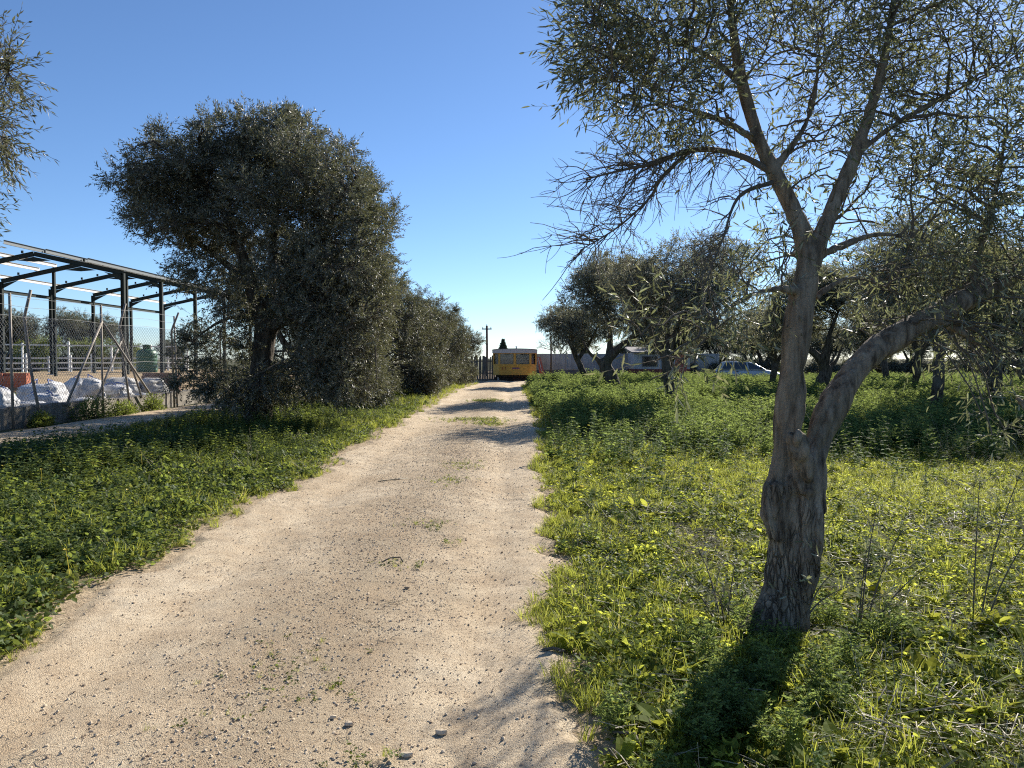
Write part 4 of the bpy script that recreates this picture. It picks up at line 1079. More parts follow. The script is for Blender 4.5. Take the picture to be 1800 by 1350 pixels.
def steel_frame():
    XR, XL = -20.0, -29.1; XA = (XR + XL) / 2; ZE = 6.0; ZA = ZE + 4.55 * .215
    t = empty('steel_frame', (XA, 39.7, .5)); tag(t, 'unfinished dark green steel portal frame with white purlins', 'steel frame')
    O = Vector((XA, 39.7, .5)); P = lambda x, y, z: Vector((x, y, z)) - O
    Ys = [39.7, 44.0, 48.7, 53.6, 58.9, 64.4]
    for i, y in enumerate(Ys):
        for x in (XR, XL):
            MB().prism(ibeam(.18, .17), P(x, y, .2), P(x, y, ZE), (1, 0, 0)).build('column', M['steel'], t)
            MB().box(*[v for v in (P(x, y, 0).x - .2, P(x, y, 0).x + .2, P(x, y, 0).y - .2, P(x, y, 0).y + .2)], .1, .14).build('base_plate', M['galv'], t)
        for x, s in ((XR, -1), (XL, 1)):
            a, b = P(x, y, ZE + .02), P(XA, y, ZA + .02)
            raf = MB().prism(ibeam(.24, .12), a, b).build('rafter', M['steel'], t)
            # tapered haunches at eave and apex
            hm = MB(); d = (b - a).normalized()
            for p, q, hh in ((a, a + d * 1.0, .30), (b, b - d * .9, .26)):
                u0 = p - Vector((0, 0, .15)); v0 = q - Vector((0, 0, .15)); w0 = p - Vector((0, 0, .15 + hh))
                hm.add([u0 + Vector((0, -.012, 0)), v0 + Vector((0, -.012, 0)), w0 + Vector((0, -.012, 0)), u0 + Vector((0, .012, 0)), v0 + Vector((0, .012, 0)), w0 + Vector((0, .012, 0))], [(0, 1, 2), (5, 4, 3), (0, 3, 4, 1), (1, 4, 5, 2), (2, 5, 3, 0)])
            hm.build('haunch', M['steel'], raf)
            # purlin cleats
            for k in range(1, 5):
                c = a + d * ((b - a).length * k / 4.6) + Vector((0, 0, .155))
                MB().box(c.x - .05, c.x + .05, c.y - .03, c.y + .03, c.z, c.z + .14).build('cleat', M['steel'], t)
    for y, x, zt in ((44.0, -26.1, 6.55), (48.7, -24.3, 6.85)):
        MB().prism(ibeam(.14, .14), P(x, y, .4), P(x, y, zt), (1, 0, 0)).build('gable_post', M['steel'], t)
    zsec = [(-.06, -.09), (.005, -.09), (.005, .085), (.06, .085), (.06, .09), (0, .09), (0, -.085), (-.06, -.085)]
    for k in (0, 2, 4):
        x = XR + (XA - XR) * (k + .1) / 4.6; z = ZE + (x - XR) / (XA - XR) * (ZA - ZE) + .27
        MB().prism(zsec, P(x, 36.6, z), P(x, 64.8, z)).build('purlin', M['purlin'], t)
    for k, y0, y1 in ((0, 39.5, 64.6), (2, 38.2, 44.2), (3, 38.2, 44.2)):
        x = XL + (XA - XL) * (k + .1) / 4.6; z = ZE + (x - XL) / (XA - XL) * (ZA - ZE) + .27
        MB().prism(zsec, P(x, y0, z), P(x, y1, z)).build('purlin', M['white_paint'], t)
    MB().prism(zsec, P(XL + .05, 44, ZE - .55), P(XL + .05, 64.4, ZE - .55)).build('eave_tie', M['steel'], t)
steel_frame()

def rails(label, a, b, posts, h, rl, name='white_rail_fence'):
    a, b = Vector(a), Vector(b); t = empty(name, a); tag(t, label, 'fence')
    for i in range(posts):
        p = (b - a) * (i / (posts - 1)); hh = h * (1.0 + .08 * ((i * 7) % 3 - 1))
        MB().box(p.x - .06, p.x + .06, p.y - .06, p.y + .06, -.1, hh).build('post', M['white_paint'], t)
    d = (b - a)
    for z in rl:
        MB().prism([(-.03, -.05), (.03, -.05), (.03, .05), (-.03, .05)], Vector((0, -.1, z)), d + Vector((0, -.1, z))).build('rail', M['white_paint'], t)
rails('low white two-rail paddock fence behind the steel columns', (-37.5, 54, .55), (-28.0, 66, .55), 11, 1.35, (.35, .75, 1.12))
rails('taller white fence with a single high rail behind the paddock fence', (-40, 57, .55), (-29.5, 70, .55), 6, 2.3, (2.15,))

def tank():
    t = empty('water_tank', (-26.8, 56.5, .6)); tag(t, 'green plastic water tank with raised lid behind the steel frame', 'tank')
    prof = [(.66, 0), (.70, .05)]
    for k in range(5): z = .1 + k * .25; prof += [(.70, z), (.72, z + .05), (.72, z + .15), (.70, z + .2)]
    MB().lathe(prof + [(.70, 1.4), (.60, 1.62), (.30, 1.72)], 28).build('body', M['tank'], t, True)
    MB().lathe([(.26, 1.70), (.26, 1.98), (.29, 1.98), (.29, 2.04), (.05, 2.07)], 22).build('lid', M['tank'], t, True)
tank()

def bulk_bag(loc, rz, s, h, seed, label, mat='bag', strap=True, slump=0.0):
    h *= .84; s *= .84
    t = empty('bulk_bag', loc, rz); tag(t, label, 'sack', 'sacks behind the low wall')
    rng = np.random.default_rng(seed)
    nz, na = 18, 40; V = []
    for j in range(nz):
        v = j / (nz - 1)
        body = 1 + .13 * math.sin(min(v / .75, 1) * math.pi) - (.42 * max(0, (v - .8) / .2) ** 1.5) - slump * v * .4
        for k in range(na):
            a = 2 * math.pi * k / na; c, sn = math.cos(a), math.sin(a); e = .55 + .4 * max(0, v - .6)
            rr = s * .5 * body * (1 + .05 * math.sin(a * 7 + seed) * v + .03 * math.sin(a * 13 + 2 * seed) * v)
            x, y = rr * math.copysign(abs(c) ** e, c), rr * math.copysign(abs(sn) ** e, sn)
            V.append((x, y, h * v))
    V = np.array(V)
    pos = V + np.array([seed * 3.1, 0, 0])
    crm = (1 - np.abs(2 * vnoise(pos * 6.5, seed) - 1)) ** 2 * .11 - .04 + (1 - np.abs(2 * vnoise(pos * 13, seed + 9) - 1)) ** 2 * .05 + (vnoise(pos * 3, seed + 2) - .5) * .12 + (vnoise(pos * 14, seed + 3) - .5) * .03
    nrm = unit(V * np.array([1, 1, .0]) + np.array([1e-6, 0, 0]))
    V = V + nrm * crm[:, None] + np.array([0, 0, 1]) * ((vnoise(pos * 4, seed + 5) - .5) * .22 * np.clip(V[:, 2] / h - .4, 0, 1))[:, None]
    F = [(j * na + k, j * na + (k + 1) % na, (j + 1) * na + (k + 1) % na, (j + 1) * na + k) for j in range(nz - 1) for k in range(na)]
    m = MB(); m.add(V, F); m.v.append((0, 0, h * .93)); n = len(m.v) - 1
    m.f += [((nz - 1) * na + k, (nz - 1) * na + (k + 1) % na, n) for k in range(na)]
    m.build('sack_body', M[mat], t, True)
    if strap:
        for sx in (-1, 1):
            x = sx * s * .30
            MB().rod([(x, -s * .30, h * .75), (x * .8, -s * .22, h * 1.03), (x * .5, 0, h * 1.12), (x * .8, s * .22, h * 1.03), (x, s * .30, h * .75)], .018, 5).build('lifting_strap', M['strap'], t, True)
    return t
bulk_bag((-12.4, 18.3, .12), .3, 1.05, .92, 1, 'bluish white bulk sack behind the first fence post')
bulk_bag((-13.3, 17.6, .15), 1.0, 1.0, .85, 2, 'bulk sack at the very left edge of the picture', slump=.2)
bulk_bag((-12.3, 20.1, .12), .7, .95, .70, 3, 'slumped white sack between the cranked post and the straight post', slump=.5)
bulk_bag((-13.0, 21.3, .15), .2, 1.05, .95, 4, 'white bulk sack behind the slanting brace')
bulk_bag((-12.75, 22.9, .15), .9, .95, 1.05, 5, 'tall white bulk sack with gathered top')
bulk_bag((-12.35, 23.9, .12), 1.4, .90, .80, 6, 'rounded white sack right of the straight post')
bulk_bag((-12.2, 25.2, .12), .4, 1.1, .42, 7, 'flat white sack lying on the wall side', strap=False, slump=.3)
bulk_bag((-13.4, 26.3, .15), .5, 1.3, .95, 8, 'dusty grey sack left of the brick stack', 'bag_grey', False, .3)
bulk_bag((-12.6, 26.9, .12), .9, .9, 1.0, 9, 'grey sack with pale torn top beside the brick stack', 'bag_grey', False, .5)
bulk_bag((-12.0, 19.2, .10), 1.9, .55, .55, 11, 'small crumpled white sack close behind the wall', strap=False, slump=.4)
bulk_bag((-12.0, 21.6, .10), .9, .5, .5, 12, 'small crumpled sack beside the foot of the brace', strap=False, slump=.4)

def brick_stack(loc, rz, nx, ny, nz, mat, label, bw=.24, bd=.115, bh=.10):
    t = empty('brick_stack', loc, rz); tag(t, label, 'bricks', 'brick stacks in the yard')
    for k in range(3): MB().box(-.02, nx * bw + .02, k * (ny * bd - .1) / 2, k * (ny * bd - .1) / 2 + .1, -.12, 0).build('pallet_board', M['pallet'], t)
    me = MB().box(0, bw - .008, 0, bd - .008, 0, bh - .006).mesh('brick'); me.materials.append(M[mat])
    rr = random.Random(3)
    for i in range(nx):
        for j in range(ny):
            for k in range(nz):
                if 0 < i < nx - 1 and 0 < j < ny - 1 and k < nz - 1: continue
                if k == nz - 1 and rr.random() < .25: continue
                b = bpy.data.objects.new('brick', me); link(b, t); b.location = (i * bw + rr.uniform(-.006, .006), j * bd + rr.uniform(-.006, .006), k * bh); b.rotation_euler = (0, 0, rr.uniform(-.02, .02))
    MB().box(bw, (nx - 1) * bw - .01, bd, (ny - 1) * bd - .01, 0, (nz - 1) * bh - .02).build('stack_core', M[mat], t)
brick_stack((-13.3, 27.6, .3), .15, 5, 5, 8, 'brick_brown', 'brown brick stack half hidden by the big olive')
brick_stack((-17.9, 26.2, .62), .3, 5, 4, 5, 'brick_red', 'small red brick stack at the left edge on the sand')

def mound(name, loc, r, h, seed, mat, label, cat):
    n, V, F = 28, [], []
    for j in range(12):
        q = j / 11
        for k in range(n):
            a = 2 * math.pi * k / n; rr = r * q
            V.append((rr * math.cos(a), rr * math.sin(a) * .7, h * (1 - q ** 1.4) - .05 * q))
    V = np.array(V); V[:, 2] += (vnoise(V * 4 + seed, seed) - .5) * .25 * h; V[:, :2] *= 1 + (vnoise(V * 2 + seed, seed + 1) - .5)[:, None] * .4
    for j in range(11):
        for k in range(n): F.append((j * n + k, j * n + (k + 1) % n, (j + 1) * n + (k + 1) % n, (j + 1) * n + k))
    o = MB().add(V, F).build(name, M[mat], None, True); o.location = loc; tag(o, label, cat)
mound('soil_heap', (-16.4, 23.6, .36), 1.3, .62, 3, 'ground', 'brown soil heap behind the first sacks', 'soil heap')

# ------------------------------------------------------------------ weeds, grass and gravel (uncountable: scattered as stuff)
def ovate(L, W, n=4, fold=.15, curl=.25):
    """one broad leaf along +x, cupped; returns V, F (triangles)"""
    V, F = [(0, 0, 0)], []
    for i in range(1, n):
        s = i / n; w = W * .5 * math.sin(math.pi * s ** .75) ** .8
        z = -curl * L * s * s
        V += [(L * s, -w, z + fold * w), (L * s, 0, z), (L * s, w, z + fold * w)]
    V.append((L, 0, -curl * L)); m = len(V) - 1
    F += [(0, 1, 2), (0, 2, 3)]
    for i in range(n - 2):
        a, b = 1 + 3 * i, 4 + 3 * i
        F += [(a, b, b + 1), (a, b + 1, a + 1), (a + 1, b + 1, b + 2), (a + 1, b + 2, a + 2)]
    a = m - 3
    F += [(a, m, a + 1), (a + 1, m, a + 2)]
    return np.array(V), np.array(F)

def place(V, pos, yaw, pit, roll=0.0):
    c, s = math.cos(roll), math.sin(roll); V = V @ np.array([[1, 0, 0], [0, c, s], [0, -s, c]])
    c, s = math.cos(pit), math.sin(pit); V = V @ np.array([[c, 0, s], [0, 1, 0], [-s, 0, c]])
    c, s = math.cos(yaw), math.sin(yaw); V = V @ np.array([[c, s, 0], [-s, c, 0], [0, 0, 1]])
    return V + np.array(pos)

def p_low_herb(rng):
    P = []
    for i in range(15):
        a = rng.random() * 6.28; r = rng.random() ** .6 * .07; h = rng.uniform(.015, .085)
        V, F = ovate(rng.uniform(.022, .045), rng.uniform(.018, .034), 3)
        P.append((place(V, (r * math.cos(a), r * math.sin(a), h), rng.random() * 6.28, rng.uniform(-.5, .7), rng.normal() * .4), F))
    return merge(P)
def p_rosette(rng):
    P = []
    for i in range(11):
        a = i * 2.4 + rng.normal() * .3; L = rng.uniform(.09, .17)
        V, F = ovate(L, L * rng.uniform(.38, .6), 5, .2, .35)
        P.append((place(V, (.012 * math.cos(a), .012 * math.sin(a), rng.uniform(.005, .04)), a, rng.uniform(.15, 1.0), rng.normal() * .3), F))
    return merge(P)
def stemq(p0, p1, r):
    V, F = tube(np.array([p0, (np.array(p0) + p1) / 2, p1]), np.array([r, r * .8, r * .5]), 3)
    return V, np.concatenate([F[:, [0, 1, 2]], F[:, [0, 2, 3]]])
def p_upright(rng):
    P = []
    for s in range(rng.integers(2, 4)):
        x, y = rng.normal(size=2) * .03; h = rng.uniform(.22, .42); lx, ly = rng.normal(size=2) * .05
        P.append(stemq((x, y, 0), (x + lx, y + ly, h), .003))
        nn = 8
        for i in range(nn):
            f = .15 + .85 * i / (nn - 1); z = h * f; L = .075 * (1 - .62 * f) * rng.uniform(.8, 1.2) + .01
            for k in (0, 1):
                a = i * 1.57 + k * 3.14 + rng.normal() * .25
                V, F = ovate(L, L * .58, 4, .15, .3)
                P.append((place(V, (x + lx * f, y + ly * f, z), a, rng.uniform(-.1, .6), rng.normal() * .2), F))
    return merge(P)
def p_feather(rng):
    P = []
    LP, LD = [], []
    for s in range(12):
        a = rng.random() * 6.28; sp = rng.random() ** .7 * .26; h = rng.uniform(.25, .55) * (1 - sp * 1.1)
        top = np.array([sp * math.cos(a), sp * math.sin(a), h]); b0 = top * np.array([.25, .25, 0])
        P.append(stemq(tuple(b0), tuple(top), .0035))
        for i in range(9):
            f = .25 + .75 * i / 8; p = b0 + (top - b0) * f; az = i * 2.4 + rng.normal() * .3
            d = np.array([math.cos(az), math.sin(az), rng.uniform(.0, .7)]); L = .10 * (1.15 - .6 * f)
            for q in np.linspace(.25, 1, 4):
                for k in (-1, 1):
                    sd = np.array([-d[1], d[0], 0]) * k
                    LP.append(p + d * L * q); LD.append(unit(d * .7 + sd + np.array([0, 0, rng.normal() * .3])))
    V, F = leaves_mesh(rng, np.array(LP), np.array(LD), .042, .017)
    P.append((V, F))
    return merge(P)
def p_grass(rng, n=34, h0=.06, h1=.17, w=.0021, spread=.05):
    P = []
    for i in range(n):
        a = rng.random() * 6.28; r = rng.random() ** .5 * spread; h = rng.uniform(h0, h1); ln = rng.uniform(.2, .9) * h
        d = np.array([math.cos(a + rng.normal() * .6), math.sin(a + rng.normal() * .6), 0]); s = np.array([-d[1], d[0], 0]) * w
        b = np.array([r * math.cos(a), r * math.sin(a), 0]); pts = [b, b + d * ln * .25 + np.array([0, 0, h * .55]), b + d * ln * .8 + np.array([0, 0, h * .95]), b + d * ln * 1.3 + np.array([0, 0, h * .9])]
        V = np.array([pts[0] - s, pts[0] + s, pts[1] - s, pts[1] + s, pts[2] - s * .6, pts[2] + s * .6, pts[3]])
        P.append((V, np.array([(0, 1, 3), (0, 3, 2), (2, 3, 5), (2, 5, 4), (4, 5, 6)])))
    return merge(P)
def p_straw(rng):
    P = []
    for i in range(12):
        L = rng.uniform(.05, .22); a = rng.random() * 6.28; p = np.array([*(rng.normal(size=2) * .08), rng.uniform(.004, .03)])
        d = np.array([math.cos(a), math.sin(a), rng.normal() * .12]); s = np.array([-d[1], d[0], 0]) * .0022
        V = np.array([p - s, p + s, p + d * L + s, p + d * L - s, p + d * L * .5 + np.array([0, 0, .004])])
        P.append((V, np.array([(0, 1, 4), (1, 2, 4), (2, 3, 4), (3, 0, 4)])))
    return merge(P)
def p_flower(rng):
    P = [stemq((0, 0, 0), (.02, .01, .16), .002)]
    for i in range(6):
        V, F = ovate(.022, .013, 3, .1, -.1); P.append((place(V, (.02, .01, .16), i * 1.05, .5), F))
    return merge(P)
def p_stone(rng):
    V = []; 
    import itertools
    t = (1 + 5 ** .5) / 2
    V = unit(np.array([(-1, t, 0), (1, t, 0), (-1, -t, 0), (1, -t, 0), (0, -1, t), (0, 1, t), (0, -1, -t), (0, 1, -t), (t, 0, -1), (t, 0, 1), (-t, 0, -1), (-t, 0, 1)]))
    F = np.array([(0, 11, 5), (0, 5, 1), (0, 1, 7), (0, 7, 10), (0, 10, 11), (1, 5, 9), (5, 11, 4), (11, 10, 2), (10, 7, 6), (7, 1, 8), (3, 9, 4), (3, 4, 2), (3, 2, 6), (3, 6, 8), (3, 8, 9), (4, 9, 5), (2, 4, 11), (6, 2, 10), (8, 6, 7), (9, 8, 1)])
    V = V * rng.uniform(.65, 1.25, (12, 1)) * np.array([1, rng.uniform(.6, .95), rng.uniform(.45, .75)])
    return V, F

def p_mallow(rng):
    P = []
    for i in range(9):
        a = i * 2.4 + rng.normal() * .3; r = rng.uniform(.03, .13); h = rng.uniform(.08, .24); tip = (r * math.cos(a), r * math.sin(a), h)
        P.append(stemq((0, 0, 0), tip, .002))
        L = rng.uniform(.05, .095); V, F = ovate(L, L * 1.15, 5, .35, .15)
        V[:, 2] += .012 * np.sin(V[:, 1] / L * 14)
        P.append((place(V - np.array([L * .25, 0, 0]), tip, a + rng.normal() * .4, rng.uniform(-.5, .3), rng.normal() * .35), F))
    return merge(P)
def p_stalk(rng):
    P = []
    for i in range(rng.integers(2, 5)):
        x, y = rng.normal(size=2) * .03; l = rng.normal(size=2) * .12; h = rng.uniform(.25, .6)
        P.append(stemq((x, y, 0), (x + l[0], y + l[1], h), .0022))
        for k in range(5):
            f = rng.uniform(.45, 1); p = np.array([x + l[0] * f, y + l[1] * f, h * f]); d = unit(np.array([*rng.normal(size=2), .8])) * rng.uniform(.03, .10)
            P.append(stemq(tuple(p), tuple(p + d), .0012))
    return merge(P)
PROTO = {}
def protos(key, fn, n, mat, seed=0):
    c = bpy.data.collections.new('kit ' + key)
    for i in range(n):
        V, F = fn(np.random.default_rng(seed + i * 17 + 1))
        me = fast_mesh(key, V, F); me.materials.append(M[mat])
        c.objects.link(bpy.data.objects.new('%s %02d' % (key, i), me))
    PROTO[key] = (c, n)
protos('herb', p_low_herb, 5, 'weed_light'); protos('herb_dark', p_low_herb, 4, 'weed_dark', 50)
protos('rosette', p_rosette, 4, 'weed_rosette', 9); protos('rosette_dark', p_rosette, 4, 'weed_dark', 19)
protos('upright', p_upright, 6, 'weed_dark', 3); protos('upright_matte', p_upright, 5, 'weed_blue', 43); protos('feather', p_feather, 5, 'weed_blue', 5)
protos('grass', p_grass, 5, 'grass', 7); protos('straw', p_straw, 4, 'straw', 2); protos('flower', p_flower, 2, 'petal', 1)
protos('mallow', p_mallow, 5, 'weed_dark', 31); protos('mallow_light', p_mallow, 4, 'weed_light', 61); protos('stalk', p_stalk, 5, 'straw', 81)
protos('stone', p_stone, 6, 'stone', 4); protos('stone_dark', p_stone, 4, 'stone_dark', 40)

def scatter(name, key, P, scale, tilt, label, cat, rng, sz=None):
    n = len(P); c, k = PROTO[key]
    me = bpy.data.meshes.new(name); me.vertices.add(n); me.vertices.foreach_set('co', P.astype(np.float32).ravel())
    rot = np.stack([rng.normal(size=n) * tilt, rng.normal(size=n) * tilt, rng.random(n) * 6.283], 1).astype(np.float32)
    S = np.repeat(np.asarray(scale, np.float32)[:, None], 3, 1)
    if sz is not None: S[:, 2] *= sz
    a = me.attributes.new('rot', 'FLOAT_VECTOR', 'POINT'); a.data.foreach_set('vector', rot.ravel())
    a = me.attributes.new('scl', 'FLOAT_VECTOR', 'POINT'); a.data.foreach_set('vector', S.ravel())
    a = me.attributes.new('idx', 'INT', 'POINT'); a.data.foreach_set('value', rng.integers(0, k, n).astype(np.int32))
    me.update()
    o = link(bpy.data.objects.new(name, me)); tag(o, label, cat, None, 'stuff')
    ng = bpy.data.node_groups.new(name, 'GeometryNodeTree')
    ng.interface.new_socket('Geometry', in_out='INPUT', socket_type='NodeSocketGeometry'); ng.interface.new_socket('Geometry', in_out='OUTPUT', socket_type='NodeSocketGeometry')
    N = ng.nodes.new; gi, go = N('NodeGroupInput'), N('NodeGroupOutput')
    ci = N('GeometryNodeCollectionInfo'); ci.inputs['Collection'].default_value = c; ci.inputs['Separate Children'].default_value = True; ci.inputs['Reset Children'].default_value = True
    iop = N('GeometryNodeInstanceOnPoints'); iop.inputs['Pick Instance'].default_value = True
    def attr(nm, typ):
        x = N('GeometryNodeInputNamedAttribute'); x.data_type = typ; x.inputs['Name'].default_value = nm; return x.outputs['Attribute']
    e2r = N('FunctionNodeEulerToRotation')
    L = ng.links.new
    L(gi.outputs[0], iop.inputs['Points']); L(ci.outputs[0], iop.inputs['Instance']); L(attr('idx', 'INT'), iop.inputs['Instance Index'])
    L(attr('rot', 'FLOAT_VECTOR'), e2r.inputs[0]); L(e2r.outputs[0], iop.inputs['Rotation']); L(attr('scl', 'FLOAT_VECTOR'), iop.inputs['Scale']); L(iop.outputs[0], go.inputs[0])
    md = o.modifiers.new('scatter', 'NODES'); md.node_group = ng
    return o

rngw = np.random.default_rng(77)
def spread(density_fn, x0, x1, y0, y1, dmax, wedge=True):
    """rejection-sampled points; density in plants per square metre"""
    n = int((x1 - x0) * (y1 - y0) * dmax)
    x = rngw.uniform(x0, x1, n); y = rngw.uniform(y0, y1, n)
    k = np.ones(n, bool)
    if wedge: k = np.abs(x) < 0.72 * y + 1.6
    x, y = x[k], y[k]
    d = density_fn(x, y)
    k = rngw.random(len(x)) * dmax < d
    x, y = x[k], y[k]
    return np.stack([x, y, ground_z(x, y)], 1)
tree_r = lambda x, y, c, r: np.hypot(x - c[0], y - c[1]) < r
ng_ = lambda x, y, s, sd: noise2(x, y, s, sd, 3)
def right_d(x, y): return np.clip((x - right_edge(y)) / .25, 0, 1)
def left_d(x, y): return np.clip((left_edge(y) - x) / .25, 0, 1) * (x > -8.3 + .7 * (ng_(x, y, .9, 4) - .5))
far_fade = lambda y: np.clip(7.0 / np.maximum(y, 1), .12, 1)
# bare soil patches on the right (beside the trunk, along a faint path)
def bare_patch(x, y):
    b = np.exp(-(((x - 1.55 - .1 * (y - 6)) / .28) ** 2 + ((y - 6.6) / .9) ** 2)) + np.exp(-(((x - 3.9) / .5) ** 2 + ((y - 7.0) / .5) ** 2)) * .8 + np.exp(-(((x - 2.6) / .55) ** 2 + ((y - 3.0) / .45) ** 2)) * .9
    return np.clip(1 - 1.0 * b, .06, 1)

# low herbs, right
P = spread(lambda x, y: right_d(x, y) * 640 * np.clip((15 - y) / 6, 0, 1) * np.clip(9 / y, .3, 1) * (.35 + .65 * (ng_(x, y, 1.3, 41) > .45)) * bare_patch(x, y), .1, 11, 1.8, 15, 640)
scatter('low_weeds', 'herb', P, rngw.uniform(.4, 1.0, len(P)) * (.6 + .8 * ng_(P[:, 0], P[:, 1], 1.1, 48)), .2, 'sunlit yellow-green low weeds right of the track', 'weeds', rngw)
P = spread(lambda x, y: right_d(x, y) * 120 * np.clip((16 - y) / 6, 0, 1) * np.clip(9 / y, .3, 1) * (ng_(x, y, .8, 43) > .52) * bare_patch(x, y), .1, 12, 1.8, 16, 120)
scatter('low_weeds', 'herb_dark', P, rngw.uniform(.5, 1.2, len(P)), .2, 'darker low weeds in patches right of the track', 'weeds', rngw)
P = spread(lambda x, y: right_d(x, y) * 16 * np.clip((14 - y) / 5, 0, 1) * (ng_(x, y, .9, 45) > .5) * bare_patch(x, y), .3, 10, 1.8, 14, 16)
scatter('broad_leaf_weeds', 'rosette', P, rngw.uniform(.5, 1.1, len(P)), .15, 'bright broad-leaved rosettes among the right-hand weeds', 'weeds', rngw)
P = spread(lambda x, y: right_d(x, y) * 6 * np.clip((15 - y) / 5, 0, 1) * (ng_(x, y, .7, 46) > .5) * bare_patch(x, y), .3, 10, 1.8, 15, 6)
scatter('upright_weeds', 'upright_matte', P, rngw.uniform(.35, .75, len(P)), .15, 'scattered upright weeds on the right verge', 'weeds', rngw)
# feathery plants: round the foreground trunk and in the middle distance
def feath(x, y):
    near = 26 * np.exp(-(((x - .95) / .5) ** 2 + ((y - 3.45) / .55) ** 2)) + 14 * np.exp(-(((x - 1.35) / .35) ** 2 + ((y - 3.6) / .5) ** 2)) + 6 * np.exp(-(((x - 1.9) / .3) ** 2 + ((y - 4.1) / .3) ** 2))
    mid = np.clip((y - 11.0 - 3.5 * (ng_(x, y, .5, 47) - .5) - np.clip((4.0 - x) * .9, 0, 2.6)) / 4, 0, 1) * (12 * np.clip(16 / y, .35, 1)) * (.55 + .45 * (ng_(x, y, .45, 48) > .42))
    return right_d(x - .1, y) * (near + mid)
P = spread(feath, .3, 34, 2.0, 54, 28)
big_s = np.where(P[:, 1] < 6, rngw.uniform(.32, .55, len(P)), rngw.uniform(.65, 1.35, len(P)) * (.7 + .7 * ng_(P[:, 0], P[:, 1], .5, 48))) * np.where(P[:, 1] > 22, 1.1, 1)
scatter('feathery_weeds', 'feather', P, big_s, .12, 'waist-high feathery green weeds filling the grove floor', 'weeds', rngw)
P = spread(lambda x, y: right_d(x, y) * 9 * np.clip((y - 9) / 4, 0, 1) * (ng_(x, y, .5, 49) > .45), .3, 26, 8, 40, 9)
scatter('upright_weeds', 'upright_matte', P, rngw.uniform(.8, 1.5, len(P)), .15, 'taller leafy weeds mixed through the grove floor', 'weeds', rngw)
# grass along both verges
def verge(x, y):
    dr = x - right_edge(y); dl = left_edge(y) - x
    g = np.clip((dr + .12) / .1, 0, 1) * np.exp(-np.clip(dr - .2, 0, 9) / .5) + np.clip((dl + .10) / .1, 0, 1) * np.exp(-np.clip(dl - .1, 0, 9) / .38) * .5
    return g * 230 * np.clip(9 / np.maximum(y, 1), .25, 1) * (.06 + .94 * np.clip((ng_(x, y, 1.9, 51) - .40) * 7, 0, 1))
P = spread(verge, -4.6, 3.0, 1.8, 50, 230)
scatter('verge_grass', 'grass', P, rngw.uniform(.25, .75, len(P)) * np.where(P[:, 0] < -1, .8, 1) * (1 + P[:, 1] * .02), .3, 'short grass fringing both sides of the track', 'grass', rngw)
P = spread(lambda x, y: right_d(x, y) * 130 * np.clip((15 - y) / 5, 0, 1) * np.clip(9 / y, .4, 1) * (.25 + .75 * (ng_(x, y, .6, 53) > .47)) * bare_patch(x, y), .5, 10, 1.8, 15, 130)
scatter('tall_grass', 'grass', P, rngw.uniform(.35, .95, len(P)), .25, 'grass tufts growing through the right-hand weeds', 'grass', rngw)
# tufts down the middle of the track
TUFTS = [(-.90, 28.5, .5, 1.0), (-.95, 19.6, .75, .55), (-.6, 18.4, .4, .5), (-.74, 11.2, .30, .6), (-.80, 9.8, .25, .35), (-.82, 7.2, .24, .22), (-.55, 6.5, .12, .1), (-.84, 5.8, .20, .14), (-1.15, 3.9, .28, .30), (-1.0, 3.55, .2, .2), (-1.25, 3.2, .22, .14), (-.55, 2.95, .14, .07)]
pts = []
for x, y, rx, ry in TUFTS:
    n = int(150 * rx * ry * math.pi) + 5
    q = rngw.normal(size=(n, 2)) * np.array([rx, ry]) * .55
    pts.append(np.stack([x + q[:, 0], y + q[:, 1], np.full(n, .035)], 1))
P = np.vstack(pts)
kt = rngw.random(len(P)) < .7
scatter('track_weeds', 'herb_dark', P[kt], rngw.uniform(.2, .5, kt.sum()) * np.where(P[kt, 1] > 15, 2.0, 1), .2, 'flat creeping weeds in the middle of the track', 'weeds', rngw)
scatter('track_grass', 'grass', P[~kt], rngw.uniform(.12, .3, (~kt).sum()) * np.where(P[~kt, 1] > 15, 2.0, 1), .3, 'thin grass tufts down the middle of the track', 'grass', rngw)
# left bank
clump = lambda x, y, sd: np.clip((ng_(x, y, .75, sd) - .42) * 7, 0, 1)
clump0 = lambda x, y, sd: np.clip((ng_(x, y, .7, sd) - .38) * 6, 0, 1)
P = spread(lambda x, y: left_d(x, y) * 420 * np.clip(8 / y, .15, 1) * (.5 + .5 * (ng_(x, y, 1.1, 61) > .4)), -9, -2.5, 2.5, 24, 420)
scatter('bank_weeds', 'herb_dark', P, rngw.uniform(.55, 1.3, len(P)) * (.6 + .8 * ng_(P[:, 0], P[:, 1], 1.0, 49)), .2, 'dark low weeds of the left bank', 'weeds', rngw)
P = spread(lambda x, y: left_d(x + .25, y) * 70 * np.clip(11 / y, .22, 1) * np.clip((left_edge(y) - x) / .9, .15, 1) * (.2 + clump0(x, y, 94)), -9, -2.7, 2.5, 52, 84)
scatter('bank_nettles', 'upright', P, rngw.uniform(.55, 1.15, len(P)) * np.clip(.5 + (left_edge(P[:, 1]) - P[:, 0]) * .22, .5, 1.1) * (.55 + .9 * ng_(P[:, 0], P[:, 1], .7, 94)) * np.clip((P[:, 0] + 9.2) / 2.2, .45, 1), .15, 'upright nettle-like weeds of the left bank', 'weeds', rngw)
P = spread(lambda x, y: left_d(x + .15, y) * 12 * np.clip(11 / y, .25, 1), -9, -2.7, 2.5, 50, 12)
scatter('broad_leaf_weeds', 'rosette_dark', P, rngw.uniform(.6, 1.2, len(P)), .2, 'dark broad-leaved weeds of the left bank', 'weeds', rngw)
